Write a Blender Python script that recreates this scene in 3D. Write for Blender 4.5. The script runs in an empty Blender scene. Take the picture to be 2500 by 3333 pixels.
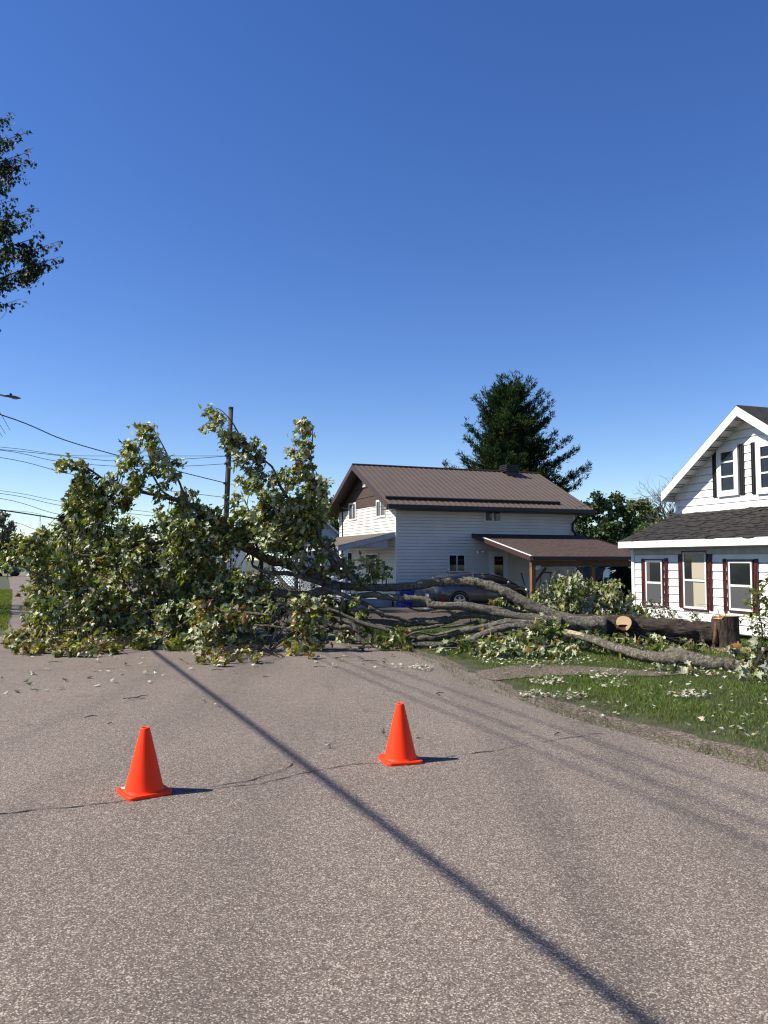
import bpy, math, random
import numpy as np
from mathutils import Vector, Matrix, noise
random.seed(7)
rng = np.random.default_rng(11)
scene = bpy.context.scene
COL = scene.collection
R = math.radians

# ------------------------------------------------------------ camera
F, CX, CY, HZ, HC = 2500.0, 1250.0, 1666.5, 1822.0, 1.8
PITCH = math.atan((HZ - CY) / F)
cd = bpy.data.cameras.new('camera')
cam = bpy.data.objects.new('camera', cd)
COL.objects.link(cam)
cam.location = (0, 0, HC)
cam.rotation_euler = (R(90) + PITCH, 0, 0)
cd.sensor_fit = 'VERTICAL'
cd.sensor_height = 24.0
cd.lens = 24.0 * F / 3333.0
cd.clip_start = 0.05
cd.clip_end = 3000
scene.camera = cam

# ------------------------------------------------------------ light
TO_SUN = Vector((-0.99, -0.12, 1.0)).normalized()
w = bpy.data.worlds.new('World'); scene.world = w; w.use_nodes = True
w.cycles.sampling_method = 'NONE'
nt = w.node_tree; nt.nodes.clear()
sky = nt.nodes.new('ShaderNodeTexSky'); sky.sky_type = 'NISHITA'; sky.sun_disc = False
sky.sun_elevation = math.asin(TO_SUN.z)
sky.sun_rotation = math.atan2(TO_SUN.x, TO_SUN.y)
sky.air_density = 0.95; sky.dust_density = 0.1; sky.ozone_density = 3.0; sky.altitude = 100
bg = nt.nodes.new('ShaderNodeBackground'); bg.inputs[1].default_value = 0.067
wo = nt.nodes.new('ShaderNodeOutputWorld')
hsv = nt.nodes.new('ShaderNodeHueSaturation'); hsv.inputs['Hue'].default_value = 0.515; hsv.inputs['Saturation'].default_value = 1.25; hsv.inputs['Value'].default_value = 1.27
nt.links.new(sky.outputs[0], hsv.inputs['Color']); nt.links.new(hsv.outputs[0], bg.inputs[0]); nt.links.new(bg.outputs[0], wo.inputs[0])
sd = bpy.data.lights.new('sun', 'SUN'); sd.energy = 5.0; sd.angle = R(0.53); sd.color = (1.0, 0.94, 0.84)
so = bpy.data.objects.new('sun', sd); COL.objects.link(so)
so.rotation_euler = TO_SUN.to_track_quat('Z', 'Y').to_euler()
scene.view_settings.view_transform = 'Standard'; scene.view_settings.look = 'None'
scene.view_settings.exposure = 0.9; scene.view_settings.gamma = 1.0
scene.cycles.max_bounces = 6; scene.cycles.diffuse_bounces = 3; scene.cycles.transparent_max_bounces = 6
scene.cycles.use_denoising = True
scene.cycles.filter_width = 1.2
scene.cycles.adaptive_threshold = 0.004
scene.cycles.use_light_tree = False
scene.cycles.sample_clamp_indirect = 8

# ------------------------------------------------------------ measuring helpers
def ray(px, py):
    a = (px - CX) / F; b = -(py - CY) / F
    c, s = math.cos(PITCH), math.sin(PITCH)
    return Vector((a, c - b * s, s + b * c))
def P(px, py, Y):
    d = ray(px, py); t = Y / d.y
    return Vector((d.x * t, Y, HC + d.z * t))
def G(px, py, z=0.0):
    d = ray(px, py); t = (z - HC) / d.z
    return Vector((d.x * t, d.y * t, z))
def D(x, y, Y):            # measured on the 1659-wide view of the photograph
    return P(x * 1.50693, y * 1.50693, Y)
def col_t(O, d, px):       # parameter along ground line O+t d seen in photo column px
    k = (px - CX) / F
    return (O.x - k * O.y) / (k * d.y - d.x)
def z_at(py, p):           # height at ground point p seen at photo row py (near its column)
    px = CX + F * p.x / p.y
    return P(px, py, p.y).z

# ------------------------------------------------------------ mesh builder
class MB:
    def __init__(s): s.v = []; s.f = []; s.m = []; s.mi = 0
    def quad(s, *p):
        n = len(s.v); s.v += [tuple(q) for q in p]; s.f.append(tuple(range(n, n + len(p)))); s.m.append(s.mi)
    def box(s, O, ax, ay, az, r):
        x0, x1, y0, y1, z0, z1 = r
        n = len(s.v)
        for z in (z0, z1):
            for (x, y) in ((x0, y0), (x1, y0), (x1, y1), (x0, y1)):
                s.v.append(tuple(O + ax * x + ay * y + az * z))
        fs = [(0, 3, 2, 1), (4, 5, 6, 7), (0, 1, 5, 4), (1, 2, 6, 5), (2, 3, 7, 6), (3, 0, 4, 7)]
        if ax.cross(ay).dot(az) * (x1 - x0) * (y1 - y0) * (z1 - z0) < 0: fs = [f[::-1] for f in fs]
        for f in fs: s.f.append(tuple(n + i for i in f)); s.m.append(s.mi)
    def tube(s, pts, rad, sides=8, cap=True, wob=0.0, seed=0.0):
        pts = [Vector(p) for p in pts]; n0 = len(s.v); k = len(pts)
        up = Vector((0.13, 0.21, 1)).normalized(); prev = None
        for i, p in enumerate(pts):
            t = (pts[min(i + 1, k - 1)] - pts[max(i - 1, 0)])
            t = t.normalized() if t.length > 1e-9 else Vector((0, 0, 1))
            a = up if prev is None else prev
            a = a - t * a.dot(t)
            if a.length < 1e-3: a = Vector((1, 0, 0)) - t * t.x
            a.normalize(); prev = a; b = t.cross(a)
            r = rad[i] if hasattr(rad, '__len__') else rad
            for j in range(sides):
                an = 2 * math.pi * j / sides
                q = a * math.cos(an) + b * math.sin(an)
                rr = r
                if wob: rr = r * (1 + wob * noise.noise(Vector((an * 1.0 + seed, i * 0.35, math.sin(an) * 2 + seed)) * 1.3))
                s.v.append(tuple(p + q * rr))
        for i in range(k - 1):
            for j in range(sides):
                a0 = n0 + i * sides + j; a1 = n0 + i * sides + (j + 1) % sides
                s.f.append((a0, a1, a1 + sides, a0 + sides)); s.m.append(s.mi)
        if cap:
            s.f.append(tuple(n0 + j for j in reversed(range(sides)))); s.m.append(s.mi)
            s.f.append(tuple(n0 + (k - 1) * sides + j for j in range(sides))); s.m.append(s.mi)
    def lathe(s, O, prof, sides=24, axis=Vector((0, 0, 1)), close=False):
        a = axis.orthogonal().normalized(); b = axis.cross(a); n0 = len(s.v)
        for (r, h) in prof:
            for j in range(sides):
                an = 2 * math.pi * j / sides
                s.v.append(tuple(O + axis * h + (a * math.cos(an) + b * math.sin(an)) * r))
        for i in range(len(prof) - 1):
            for j in range(sides):
                a0 = n0 + i * sides + j; a1 = n0 + i * sides + (j + 1) % sides
                s.f.append((a0, a1, a1 + sides, a0 + sides)); s.m.append(s.mi)
        if close:
            s.f.append(tuple(n0 + (len(prof) - 1) * sides + j for j in range(sides))); s.m.append(s.mi)
            s.f.append(tuple(n0 + j for j in reversed(range(sides)))); s.m.append(s.mi)
    def build(s, name, mats, parent=None, smooth=False, loc=None):
        if not isinstance(mats, (list, tuple)): mats = [mats]
        org = Vector(WL.get(parent.name, (0, 0, 0))) if parent else (Vector(loc) if loc is not None else Vector((0, 0, 0)))
        me = bpy.data.meshes.new(name)
        me.from_pydata([(v[0] - org.x, v[1] - org.y, v[2] - org.z) for v in s.v], [], s.f)
        for m in mats: me.materials.append(m)
        if len(mats) > 1: me.polygons.foreach_set('material_index', s.m)
        if smooth: me.polygons.foreach_set('use_smooth', [True] * len(me.polygons))
        me.update()
        return link(name, me, parent, org if not parent else None)
WL = {}
def link(name, data, parent=None, loc=None):
    o = bpy.data.objects.new(name, data); COL.objects.link(o)
    if parent:
        o.parent = parent; WL[o.name] = WL.get(parent.name, (0, 0, 0))
    else:
        l = tuple(loc) if loc is not None else (0, 0, 0)
        o.location = l; WL[o.name] = l
    return o
def thing(name, label, cat, loc, group=None):
    o = link(name, None, None, loc); return tag(o, label, cat, group)
def tag(o, label=None, cat=None, group=None, kind=None):
    if label: o['label'] = label
    if cat: o['category'] = cat
    if group: o['group'] = group
    if kind: o['kind'] = kind
    return o
def smooth_path(pts, n=6):
    pts = [Vector(p) for p in pts]
    P_ = [pts[0] * 2 - pts[1]] + pts + [pts[-1] * 2 - pts[-2]]; out = []
    for i in range(1, len(P_) - 2):
        p0, p1, p2, p3 = P_[i - 1:i + 3]
        for k in range(n):
            t = k / n
            out.append(0.5 * ((2 * p1) + (p2 - p0) * t + (2 * p0 - 5 * p1 + 4 * p2 - p3) * t * t + (3 * p1 - p0 - 3 * p2 + p3) * t ** 3))
    out.append(pts[-1]); return out

# ------------------------------------------------------------ materials
KA = 0.54
UNSC = {'vinyl_siding_ivory', 'vinyl_siding_white', 'white_trim', 'cone_orange', 'weathered_white', 'white_sticker', 'blue_grey_siding', 'window_glass', 'car_glass', 'alloy', 'cedar_beam', 'needle'}
def kc(c, name=''): return tuple(c) if name in UNSC else tuple(v * KA for v in c)
def mat(name, c, rough=0.8, c2=None, scale=6.0, detail=6, bump=0.0, bscale=None, metal=0.0, lo=0.35, hi=0.65, stretch=(1, 1, 1), rot=(0, 0, 0), spec=0.5):
    c = kc(c, name); c2 = kc(c2, name) if c2 else None
    m = bpy.data.materials.new(name); m.use_nodes = True
    n = m.node_tree.nodes; l = m.node_tree.links; b = n['Principled BSDF']
    b.inputs['Base Color'].default_value = (*c, 1); b.inputs['Roughness'].default_value = rough; b.inputs['Metallic'].default_value = metal
    b.inputs['Specular IOR Level'].default_value = spec
    if c2 or bump:
        tc = n.new('ShaderNodeTexCoord'); mp = n.new('ShaderNodeMapping'); mp.inputs['Scale'].default_value = stretch; mp.inputs['Rotation'].default_value = rot
        l.new(tc.outputs['Object'], mp.inputs[0])
        nz = n.new('ShaderNodeTexNoise'); nz.inputs['Scale'].default_value = scale; nz.inputs['Detail'].default_value = detail
        l.new(mp.outputs[0], nz.inputs[0])
    if c2:
        cr = n.new('ShaderNodeValToRGB'); cr.color_ramp.elements[0].position = lo; cr.color_ramp.elements[1].position = hi
        cr.color_ramp.elements[0].color = (*c, 1); cr.color_ramp.elements[1].color = (*c2, 1)
        l.new(nz.outputs[0], cr.inputs[0]); l.new(cr.outputs[0], b.inputs['Base Color'])
    if bump:
        nb = n.new('ShaderNodeTexNoise'); nb.inputs['Scale'].default_value = bscale or scale * 3; nb.inputs['Detail'].default_value = 8
        l.new(mp.outputs[0], nb.inputs[0])
        bp = n.new('ShaderNodeBump'); bp.inputs['Strength'].default_value = min(bump, 1); bp.inputs['Distance'].default_value = 0.02
        l.new(nb.outputs[0], bp.inputs['Height']); l.new(bp.outputs[0], b.inputs['Normal'])
    return m

def asphalt_mat(name, dark, mid, light, patch=0.15, sc=150):
    dark, mid, light = kc(dark), kc(mid), kc(light)
    m = bpy.data.materials.new(name); m.use_nodes = True
    n = m.node_tree.nodes; l = m.node_tree.links; b = n['Principled BSDF']
    b.inputs['Roughness'].default_value = 0.9; b.inputs['Specular IOR Level'].default_value = 0.25
    tc = n.new('ShaderNodeTexCoord')
    v = n.new('ShaderNodeTexVoronoi'); v.inputs['Scale'].default_value = sc; l.new(tc.outputs['Object'], v.inputs[0])
    sep = n.new('ShaderNodeSeparateColor'); l.new(v.outputs['Color'], sep.inputs[0])
    cr = n.new('ShaderNodeValToRGB'); e = cr.color_ramp.elements
    e[0].position = 0.0; e[0].color = (*dark, 1); e[1].position = 1.0; e[1].color = (*light, 1)
    x = e.new(0.38); x.color = (*mid, 1); x = e.new(0.74); x.color = tuple(mid[i] * 1.35 for i in range(3)) + (1,)
    l.new(sep.outputs[0], cr.inputs[0])
    # big, soft variation and worn tracks
    nz = n.new('ShaderNodeTexNoise'); nz.inputs['Scale'].default_value = 0.35; nz.inputs['Detail'].default_value = 7; nz.inputs['Roughness'].default_value = 0.6
    l.new(tc.outputs['Object'], nz.inputs[0])
    n2 = n.new('ShaderNodeTexNoise'); n2.inputs['Scale'].default_value = 22; n2.inputs['Detail'].default_value = 5
    l.new(tc.outputs['Object'], n2.inputs[0])
    ad = n.new('ShaderNodeMath'); ad.operation = 'ADD'; l.new(nz.outputs[0], ad.inputs[0]); l.new(n2.outputs[0], ad.inputs[1])
    mr = n.new('ShaderNodeMapRange'); mr.inputs[1].default_value = 0.75; mr.inputs[2].default_value = 1.25
    mr.inputs[3].default_value = 1 - patch; mr.inputs[4].default_value = 1 + patch
    l.new(ad.outputs[0], mr.inputs[0])
    n5 = n.new('ShaderNodeTexNoise'); n5.inputs['Scale'].default_value = 1.7; n5.inputs['Detail'].default_value = 6; l.new(tc.outputs['Object'], n5.inputs[0])
    m5 = n.new('ShaderNodeMapRange'); m5.inputs[1].default_value = 0.66; m5.inputs[2].default_value = 0.74; m5.inputs[3].default_value = 1.0; m5.inputs[4].default_value = 0.7
    l.new(n5.outputs[0], m5.inputs[0])
    # rubber marks along the street
    mp = n.new('ShaderNodeMapping'); mp.inputs['Rotation'].default_value = (0, 0, -TH); mp.inputs['Scale'].default_value = (1.3, 0.06, 1)
    l.new(tc.outputs['Object'], mp.inputs[0])
    n3 = n.new('ShaderNodeTexNoise'); n3.inputs['Scale'].default_value = 1.0; n3.inputs['Detail'].default_value = 3; l.new(mp.outputs[0], n3.inputs[0])
    m3 = n.new('ShaderNodeMapRange'); m3.inputs[1].default_value = 0.5; m3.inputs[2].default_value = 0.72; m3.inputs[3].default_value = 1.0; m3.inputs[4].default_value = 0.82
    l.new(n3.outputs[0], m3.inputs[0])
    mu = n.new('ShaderNodeMath'); mu.operation = 'MULTIPLY'; l.new(mr.outputs[0], mu.inputs[0]); l.new(m3.outputs[0], mu.inputs[1]); mu5 = n.new('ShaderNodeMath'); mu5.operation = 'MULTIPLY'; l.new(mu.outputs[0], mu5.inputs[0]); l.new(m5.outputs[0], mu5.inputs[1])
    vm = n.new('ShaderNodeVectorMath'); vm.operation = 'SCALE'; l.new(cr.outputs[0], vm.inputs[0]); l.new(mu5.outputs[0], vm.inputs['Scale'])
    l.new(vm.outputs[0], b.inputs['Base Color'])
    bp = n.new('ShaderNodeBump'); bp.inputs['Strength'].default_value = 0.6; bp.inputs['Distance'].default_value = 0.004
    l.new(sep.outputs[0], bp.inputs['Height']); l.new(bp.outputs[0], b.inputs['Normal'])
    return m

def leaf_mat(name, pale=(0.30, 0.34, 0.20), palemix=0.75, trans=0.25, rough=0.5, spec=.4):
    pale = kc(pale)
    m = bpy.data.materials.new(name); m.use_nodes = True
    n = m.node_tree.nodes; l = m.node_tree.links; b = n['Principled BSDF']
    at = n.new('ShaderNodeAttribute'); at.attribute_name = 'tint'
    ge = n.new('ShaderNodeNewGeometry')
    mx = n.new('ShaderNodeMix'); mx.data_type = 'RGBA'; mx.inputs[7].default_value = (*pale, 1)
    mm = n.new('ShaderNodeMath'); mm.operation = 'MULTIPLY'; mm.inputs[1].default_value = palemix
    l.new(ge.outputs['Backfacing'], mm.inputs[0]); l.new(mm.outputs[0], mx.inputs[0]); l.new(at.outputs['Color'], mx.inputs[6])
    l.new(mx.outputs[2], b.inputs['Base Color']); b.inputs['Roughness'].default_value = rough; b.inputs['Specular IOR Level'].default_value = spec
    tr = n.new('ShaderNodeBsdfTranslucent')
    hs = n.new('ShaderNodeHueSaturation'); hs.inputs['Saturation'].default_value = 1.15; hs.inputs['Value'].default_value = 1.5
    l.new(at.outputs['Color'], hs.inputs['Color']); l.new(hs.outputs[0], tr.inputs[0])
    ms = n.new('ShaderNodeMixShader'); ms.inputs[0].default_value = trans
    l.new(b.outputs[0], ms.inputs[1]); l.new(tr.outputs[0], ms.inputs[2]); l.new(ms.outputs[0], n['Material Output'].inputs[0])
    return m

def bark_mat(name, c1, c2, c3, scale=14, stretch=(1, 1, 1), bump=0.8, moss=None):
    c1, c2, c3 = kc(c1), kc(c2), kc(c3); moss = kc(moss) if moss else None
    m = bpy.data.materials.new(name); m.use_nodes = True
    n = m.node_tree.nodes; l = m.node_tree.links; b = n['Principled BSDF']; b.inputs['Roughness'].default_value = 0.92
    b.inputs['Specular IOR Level'].default_value = 0.2
    tc = n.new('ShaderNodeTexCoord'); mp = n.new('ShaderNodeMapping'); mp.inputs['Scale'].default_value = stretch; l.new(tc.outputs['Object'], mp.inputs[0])
    nz = n.new('ShaderNodeTexNoise'); nz.inputs['Scale'].default_value = scale; nz.inputs['Detail'].default_value = 9; nz.inputs['Roughness'].default_value = 0.68
    nz.inputs['Distortion'].default_value = 0.8
    l.new(mp.outputs[0], nz.inputs[0])
    cr = n.new('ShaderNodeValToRGB'); e = cr.color_ramp.elements
    e[0].position = 0.36; e[0].color = (*c1, 1); e[1].position = 0.68; e[1].color = (*c3, 1); x = e.new(0.5); x.color = (*c2, 1)
    l.new(nz.outputs[0], cr.inputs[0])
    n2 = n.new('ShaderNodeTexNoise'); n2.inputs['Scale'].default_value = 3.1; n2.inputs['Detail'].default_value = 4; l.new(tc.outputs['Object'], n2.inputs[0])
    mr = n.new('ShaderNodeMapRange'); mr.inputs[1].default_value = 0.4; mr.inputs[2].default_value = 0.62; l.new(n2.outputs[0], mr.inputs[0])
    mx = n.new('ShaderNodeMix'); mx.data_type = 'RGBA'; l.new(cr.outputs[0], mx.inputs[6])
    mx.inputs[7].default_value = (*(moss or tuple(v * 1.5 for v in c2)), 1)
    mu = n.new('ShaderNodeMath'); mu.operation = 'MULTIPLY'; mu.inputs[1].default_value = 0.55; l.new(mr.outputs[0], mu.inputs[0]); l.new(mu.outputs[0], mx.inputs[0])
    l.new(mx.outputs[2], b.inputs['Base Color'])
    bp = n.new('ShaderNodeBump'); bp.inputs['Strength'].default_value = bump; bp.inputs['Distance'].default_value = 0.03
    l.new(nz.outputs[0], bp.inputs['Height']); l.new(bp.outputs[0], b.inputs['Normal'])
    return m

TH = math.atan2(CX - 300, F)          # the street runs away to photo column ~300
U = Vector((-math.sin(TH), math.cos(TH), 0)); V = Vector((math.cos(TH), math.sin(TH), 0)); Z = Vector((0, 0, 1))

M = {}
M['road'] = asphalt_mat('road_asphalt', (0.114, 0.087, 0.071), (0.228, 0.182, 0.149), (0.76, 0.68, 0.57))
M['drive'] = asphalt_mat('driveway_asphalt', (0.05, 0.04, 0.032), (0.11, 0.084, 0.066), (0.24, 0.19, 0.15), 0.25, 70)
M['dirt'] = asphalt_mat('dirt_gravel', (0.08, 0.06, 0.045), (0.175, 0.135, 0.105), (0.48, 0.40, 0.31), 0.35, 60)
M['lawn'] = mat('lawn_soil', (0.05, 0.055, 0.018), 0.95, (0.095, 0.10, 0.035), 3.0, 9, 0.6, 40)
M['crack'] = mat('crack_dark', (0.012, 0.011, 0.010), 1.0)
M['tar'] = mat('road_joint', (0.055, 0.046, 0.042), 0.9)
# ------------------------------------------------------------ setting: ground, road, drive
def px_poly(pts): return [G(x * 1.50693, y * 1.50693) for x, y in pts]
def jitter_edge(pts, step=0.25, amp=0.06, closed=True):
    out = []; n = len(pts)
    for i in range(n if closed else n - 1):
        a = pts[i]; b = pts[(i + 1) % n]; L = (b - a).length; k = max(1, min(400, int(L / step)))
        nn = Vector((-(b - a).y, (b - a).x, 0)).normalized()
        for j in range(k):
            p = a.lerp(b, j / k)
            am = amp * (noise.noise(p * 1.1) + 0.7 * noise.noise(p * 4.3))
            out.append(p + nn * am if p.length < 60 else p)
    return out
def sheet(name, pts, z, m, label=None):
    mb = MB(); mb.quad(*[(p.x, p.y, z) for p in pts])
    o = mb.build(name, m); return tag(o, label, None, None, 'structure')
def area_pts(pts): return np.array([(p.x, p.y) for p in pts])
def inside(poly, x, y):
    r = np.zeros(len(x), bool); n = len(poly); j = n - 1
    for i in range(n):
        xi, yi = poly[i]; xj, yj = poly[j]
        c = ((yi > y) != (yj > y)) & (x < (xj - xi) * (y - yi) / (yj - yi + 1e-12) + xi)
        r ^= c; j = i
    return r
g = MB(); S_ = 1500
g.quad((-S_, -60, 0), (S_, -60, 0), (S_, 2600, 0), (-S_, 2600, 0))
tag(g.build('ground', M['lawn']), kind='structure')

# right edge of the road (photo), continued along the street both ways
re = px_poly([(1659, 1676), (1400, 1600), (1250, 1557), (1130, 1517), (1080, 1490), (1040, 1463), (960, 1432), (880, 1408)])
re = [re[0] - U * 3 + V * 0.6, ] + re
far_r = re[-1] + U * 75
le = [G(-300, 2250), G(-40, 2110), G(25, 2050), G(40, 2000), G(38, 1950), G(32, 1905), G(28, 1880)]
road_poly = [Vector((-14, -8, 0)), Vector((4.5, -8, 0)), re[0] - U * 4] + jitter_edge(re[0:], 0.15, 0.07, False) + [re[-1]]
road_poly += [far_r, le[-1] + U * 8] + jitter_edge(le[::-1], 0.3, 0.05, False) + [Vector((-16, 4, 0))]
sheet('road', road_poly, 0.012, M['road'])
# cross street far away
cs = far_r
sheet('cross_street', [Vector((-120, 76, 0)), Vector((25, 92, 0)), Vector((28, 110, 0)), Vector((-120, 100, 0))], 0.016, M['road'])
# gravel shoulder between road and lawn
ge_ = px_poly([(1659, 1632), (1450, 1580), (1300, 1545), (1180, 1508), (1090, 1480), (1045, 1462), (1010, 1440), (930, 1412), (885, 1402)])
sh = [re[0] - U * 6 + V * 0.2, re[0] - U * 6 + V * 1.4, ge_[0] - U * 3] + jitter_edge(ge_, 0.12, 0.14, False) + [re[-1] - V * 0.3] + [p - V * 0.25 for p in re[::-1]]
sheet('dirt_shoulder', sh, 0.008, M['dirt'])
strip = px_poly([(1025, 1462), (1040, 1450), (1100, 1439), (1200, 1438), (1350, 1446), (1420, 1452), (1500, 1457), (1410, 1463), (1250, 1458), (1150, 1464), (1065, 1473)])
sheet('worn_path', jitter_edge(strip, 0.1, 0.09), 0.016, M['dirt'])

# middle house frame
C0 = G(1290, 1975)
A1 = math.atan2(7638 - CX, F); V1 = Vector((math.sin(A1), math.cos(A1), 0)); U1 = Vector((-V1.y, V1.x, 0))
dv = [C0 - V1 * 6.2 - U1 * 0.2, C0 + V1 * 0 - U1 * 0.2, C0 + V1 * 10 - U1 * 0.2, C0 + V1 * 10 - U1 * 6.0, C0 + V1 * 4 - U1 * 7.5, C0 - V1 * 6.0 - U1 * 8.5]
driveway_poly = jitter_edge(dv, 0.4, 0.1)
sheet('driveway', driveway_poly, 0.02, M['drive'])

# cracks and joints in the asphalt: thin irregular ribbons
def ribbon(pts_d, w, seed):
    mb = MB(); pts = [G(x * 1.50693, y * 1.50693) for x, y in pts_d]
    path = jitter_edge(pts, 0.05, 0.055, False) + [pts[-1]]
    L = []
    for i, p in enumerate(path):
        t = (path[min(i + 1, len(path) - 1)] - path[max(i - 1, 0)]).normalized(); nn = Vector((-t.y, t.x, 0))
        ww = w * (0.25 + 1.1 * abs(noise.noise(Vector((i * 0.31 + seed, seed, 0)))) * 2)
        L.append((p + nn * ww, p - nn * ww))
    for i in range(len(L) - 1):
        a, b = L[i]; c, d = L[i + 1]
        mb.quad((a.x, a.y, 0.017), (b.x, b.y, 0.017), (d.x, d.y, 0.017), (c.x, c.y, 0.017))
    return mb
for k, (pts, w_, mm) in enumerate([
    ([(-30, 1764), (90, 1753), (255, 1737), (330, 1722), (460, 1703), (540, 1688), (615, 1668), (632, 1652)], 0.0075, 'crack'),
    ([(480, 1706), (560, 1697), (620, 1683), (650, 1675), (760, 1657), (860, 1650), (960, 1640), (1060, 1625), (1160, 1608), (1300, 1588)], 0.0055, 'crack'),
    ([(-20, 1452), (100, 1450), (280, 1444), (420, 1437), (560, 1432)], 0.006, 'tar')]):
    o = ribbon(pts, w_, k * 7.7).build('road_crack', M[mm]); tag(o, kind='structure')
# ------------------------------------------------------------ siding walls
def clad(mb, O, ax, nrm, poly, course, z0=None, lap=0.024, holes=()):
    """lap siding over a convex polygon poly[(s,z)] in plane (O,ax,Z), facing nrm"""
    zs = [p[1] for p in poly]; zmin = min(zs) if z0 is None else z0; zmax = max(zs)
    def ext(z):
        xs = []
        n = len(poly)
        for i in range(n):
            (x1, y1), (x2, y2) = poly[i], poly[(i + 1) % n]
            if abs(y1 - y2) < 1e-9:
                if abs(y1 - z) < 1e-6: xs += [x1, x2]
            elif min(y1, y2) - 1e-7 <= z <= max(y1, y2) + 1e-7:
                xs.append(x1 + (x2 - x1) * (z - y1) / (y2 - y1))
        return (min(xs), max(xs)) if xs else None
    knots = sorted(set([round(p[1], 5) for p in poly])); z = zmin
    while z < zmax - 1e-4:
        zt = min(z + course, zmax); gap = min(course * .16, .02, (zt - z) * .5)
        e0_, e1_ = ext(z + 1e-5), ext(z + gap)
        if e0_ and e1_:
            gi = nrm * -.03; q = [O + ax * e0_[0] + Z * z + gi, O + ax * e0_[1] + Z * z + gi, O + ax * e1_[1] + Z * (z + gap) + gi, O + ax * e1_[0] + Z * (z + gap) + gi]
            mb.quad(*(q[::-1] if ax.cross(Z).dot(nrm) < 0 else q))
            fl_ = nrm * (.2 * lap + .001); q = [O + ax * e0_[0] + Z * z + fl_, O + ax * e0_[1] + Z * z + fl_, O + ax * e0_[1] + Z * z + gi, O + ax * e0_[0] + Z * z + gi]
            mb.quad(*(q[::-1] if ax.cross(Z).dot(nrm) < 0 else q))
        cuts = [z + gap] + [k for k in knots if z + gap + 1e-3 < k < zt - 1e-3] + [zt]
        for a, b in zip(cuts[:-1], cuts[1:]):
            ea, eb = ext(a + 1e-5), ext(b - 1e-5)
            if not ea or not eb: continue
            fa = lap * (1 - .8 * (a - z) / course) + 0.001; fb = lap * (1 - .8 * (b - z) / course) + 0.001
            q = [O + ax * ea[0] + Z * a + nrm * fa, O + ax * ea[1] + Z * a + nrm * fa, O + ax * eb[1] + Z * b + nrm * fb, O + ax * eb[0] + Z * b + nrm * fb]
            if ax.cross(Z).dot(nrm) < 0: q = q[::-1]
            mb.quad(*q)
            if a == z + gap:
                q = [O + ax * ea[0] + Z * a + gi, O + ax * ea[1] + Z * a + gi, O + ax * ea[1] + Z * a + nrm * fa, O + ax * ea[0] + Z * a + nrm * fa]
                if ax.cross(Z).dot(nrm) < 0: q = q[::-1]
                mb.quad(*q)
        z = zt
def plane_rect(O, ax, nrm, l, r, t, b):
    """photo rect (px) on the vertical plane through O -> (s0,s1,z0,z1)"""
    s0 = col_t(O, ax, l); s1 = col_t(O, ax, r); pm = O + ax * (s0 + s1) / 2
    return min(s0, s1), max(s0, s1), z_at(b, pm), z_at(t, pm)
def window(parent, O, ax, nrm, rc, mf, mg, fw=0.05, split='v', trim=None, tw=0.05, dep=0.04, blind=None, label=None, name='window'):
    """a framed window on the wall: trim board, frame, panes (sub-parts)"""
    s0, s1, z0, z1 = rc; mb = MB()
    def fr(a0, a1, b0, b1, d, w_):
        mb.box(O, ax, nrm, Z, (a0, a1, 0.0, d, b0, b0 + w_)); mb.box(O, ax, nrm, Z, (a0, a1, 0.0, d, b1 - w_, b1))
        mb.box(O, ax, nrm, Z, (a0, a0 + w_, 0.0, d - 0.001, b0 + w_, b1 - w_)); mb.box(O, ax, nrm, Z, (a1 - w_, a1, 0.0, d - 0.001, b0 + w_, b1 - w_))
    if trim:
        fr(s0, s1, z0, z1, dep + 0.006, tw); mb.mi = 1
        s0 += tw; s1 -= tw; z0 += tw; z1 -= tw
    fr(s0, s1, z0, z1, dep, fw)
    a0, a1, b0, b1 = s0 + fw, s1 - fw, z0 + fw, z1 - fw
    if split == 'v':
        mb.box(O, ax, nrm, Z, ((a0 + a1) / 2 - fw * .4, (a0 + a1) / 2 + fw * .4, 0, dep - 0.01, b0, b1))
    elif split == 'h':
        mb.box(O, ax, nrm, Z, (a0, a1, 0, dep - 0.008, (b0 + b1) / 2 - fw * .5, (b0 + b1) / 2 + fw * .5))
    elif split == 'h2':
        for q in (0.74, 0.36): mb.box(O, ax, nrm, Z, (a0, a1, 0, dep - 0.008, b0 + (b1 - b0) * q - fw * .35, b0 + (b1 - b0) * q + fw * .35))
    mats = [trim, mf] if trim else [mf]
    wo_ = mb.build(name, mats, parent)
    if label: wo_['label'] = label
    g_ = MB(); g_.box(O, ax, nrm, Z, (a0, a1, 0.026, 0.032, b0, b1)); g_.build('pane', mg, wo_)
    if blind:
        for (f0, f1, h0, h1, mm) in blind:
            k = MB(); k.box(O, ax, nrm, Z, (a0 + (a1 - a0) * f0, a0 + (a1 - a0) * f1, 0.033, 0.036, b0 + (b1 - b0) * h0, b0 + (b1 - b0) * h1)); k.build('curtain', mm, wo_)
    return wo_

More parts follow.
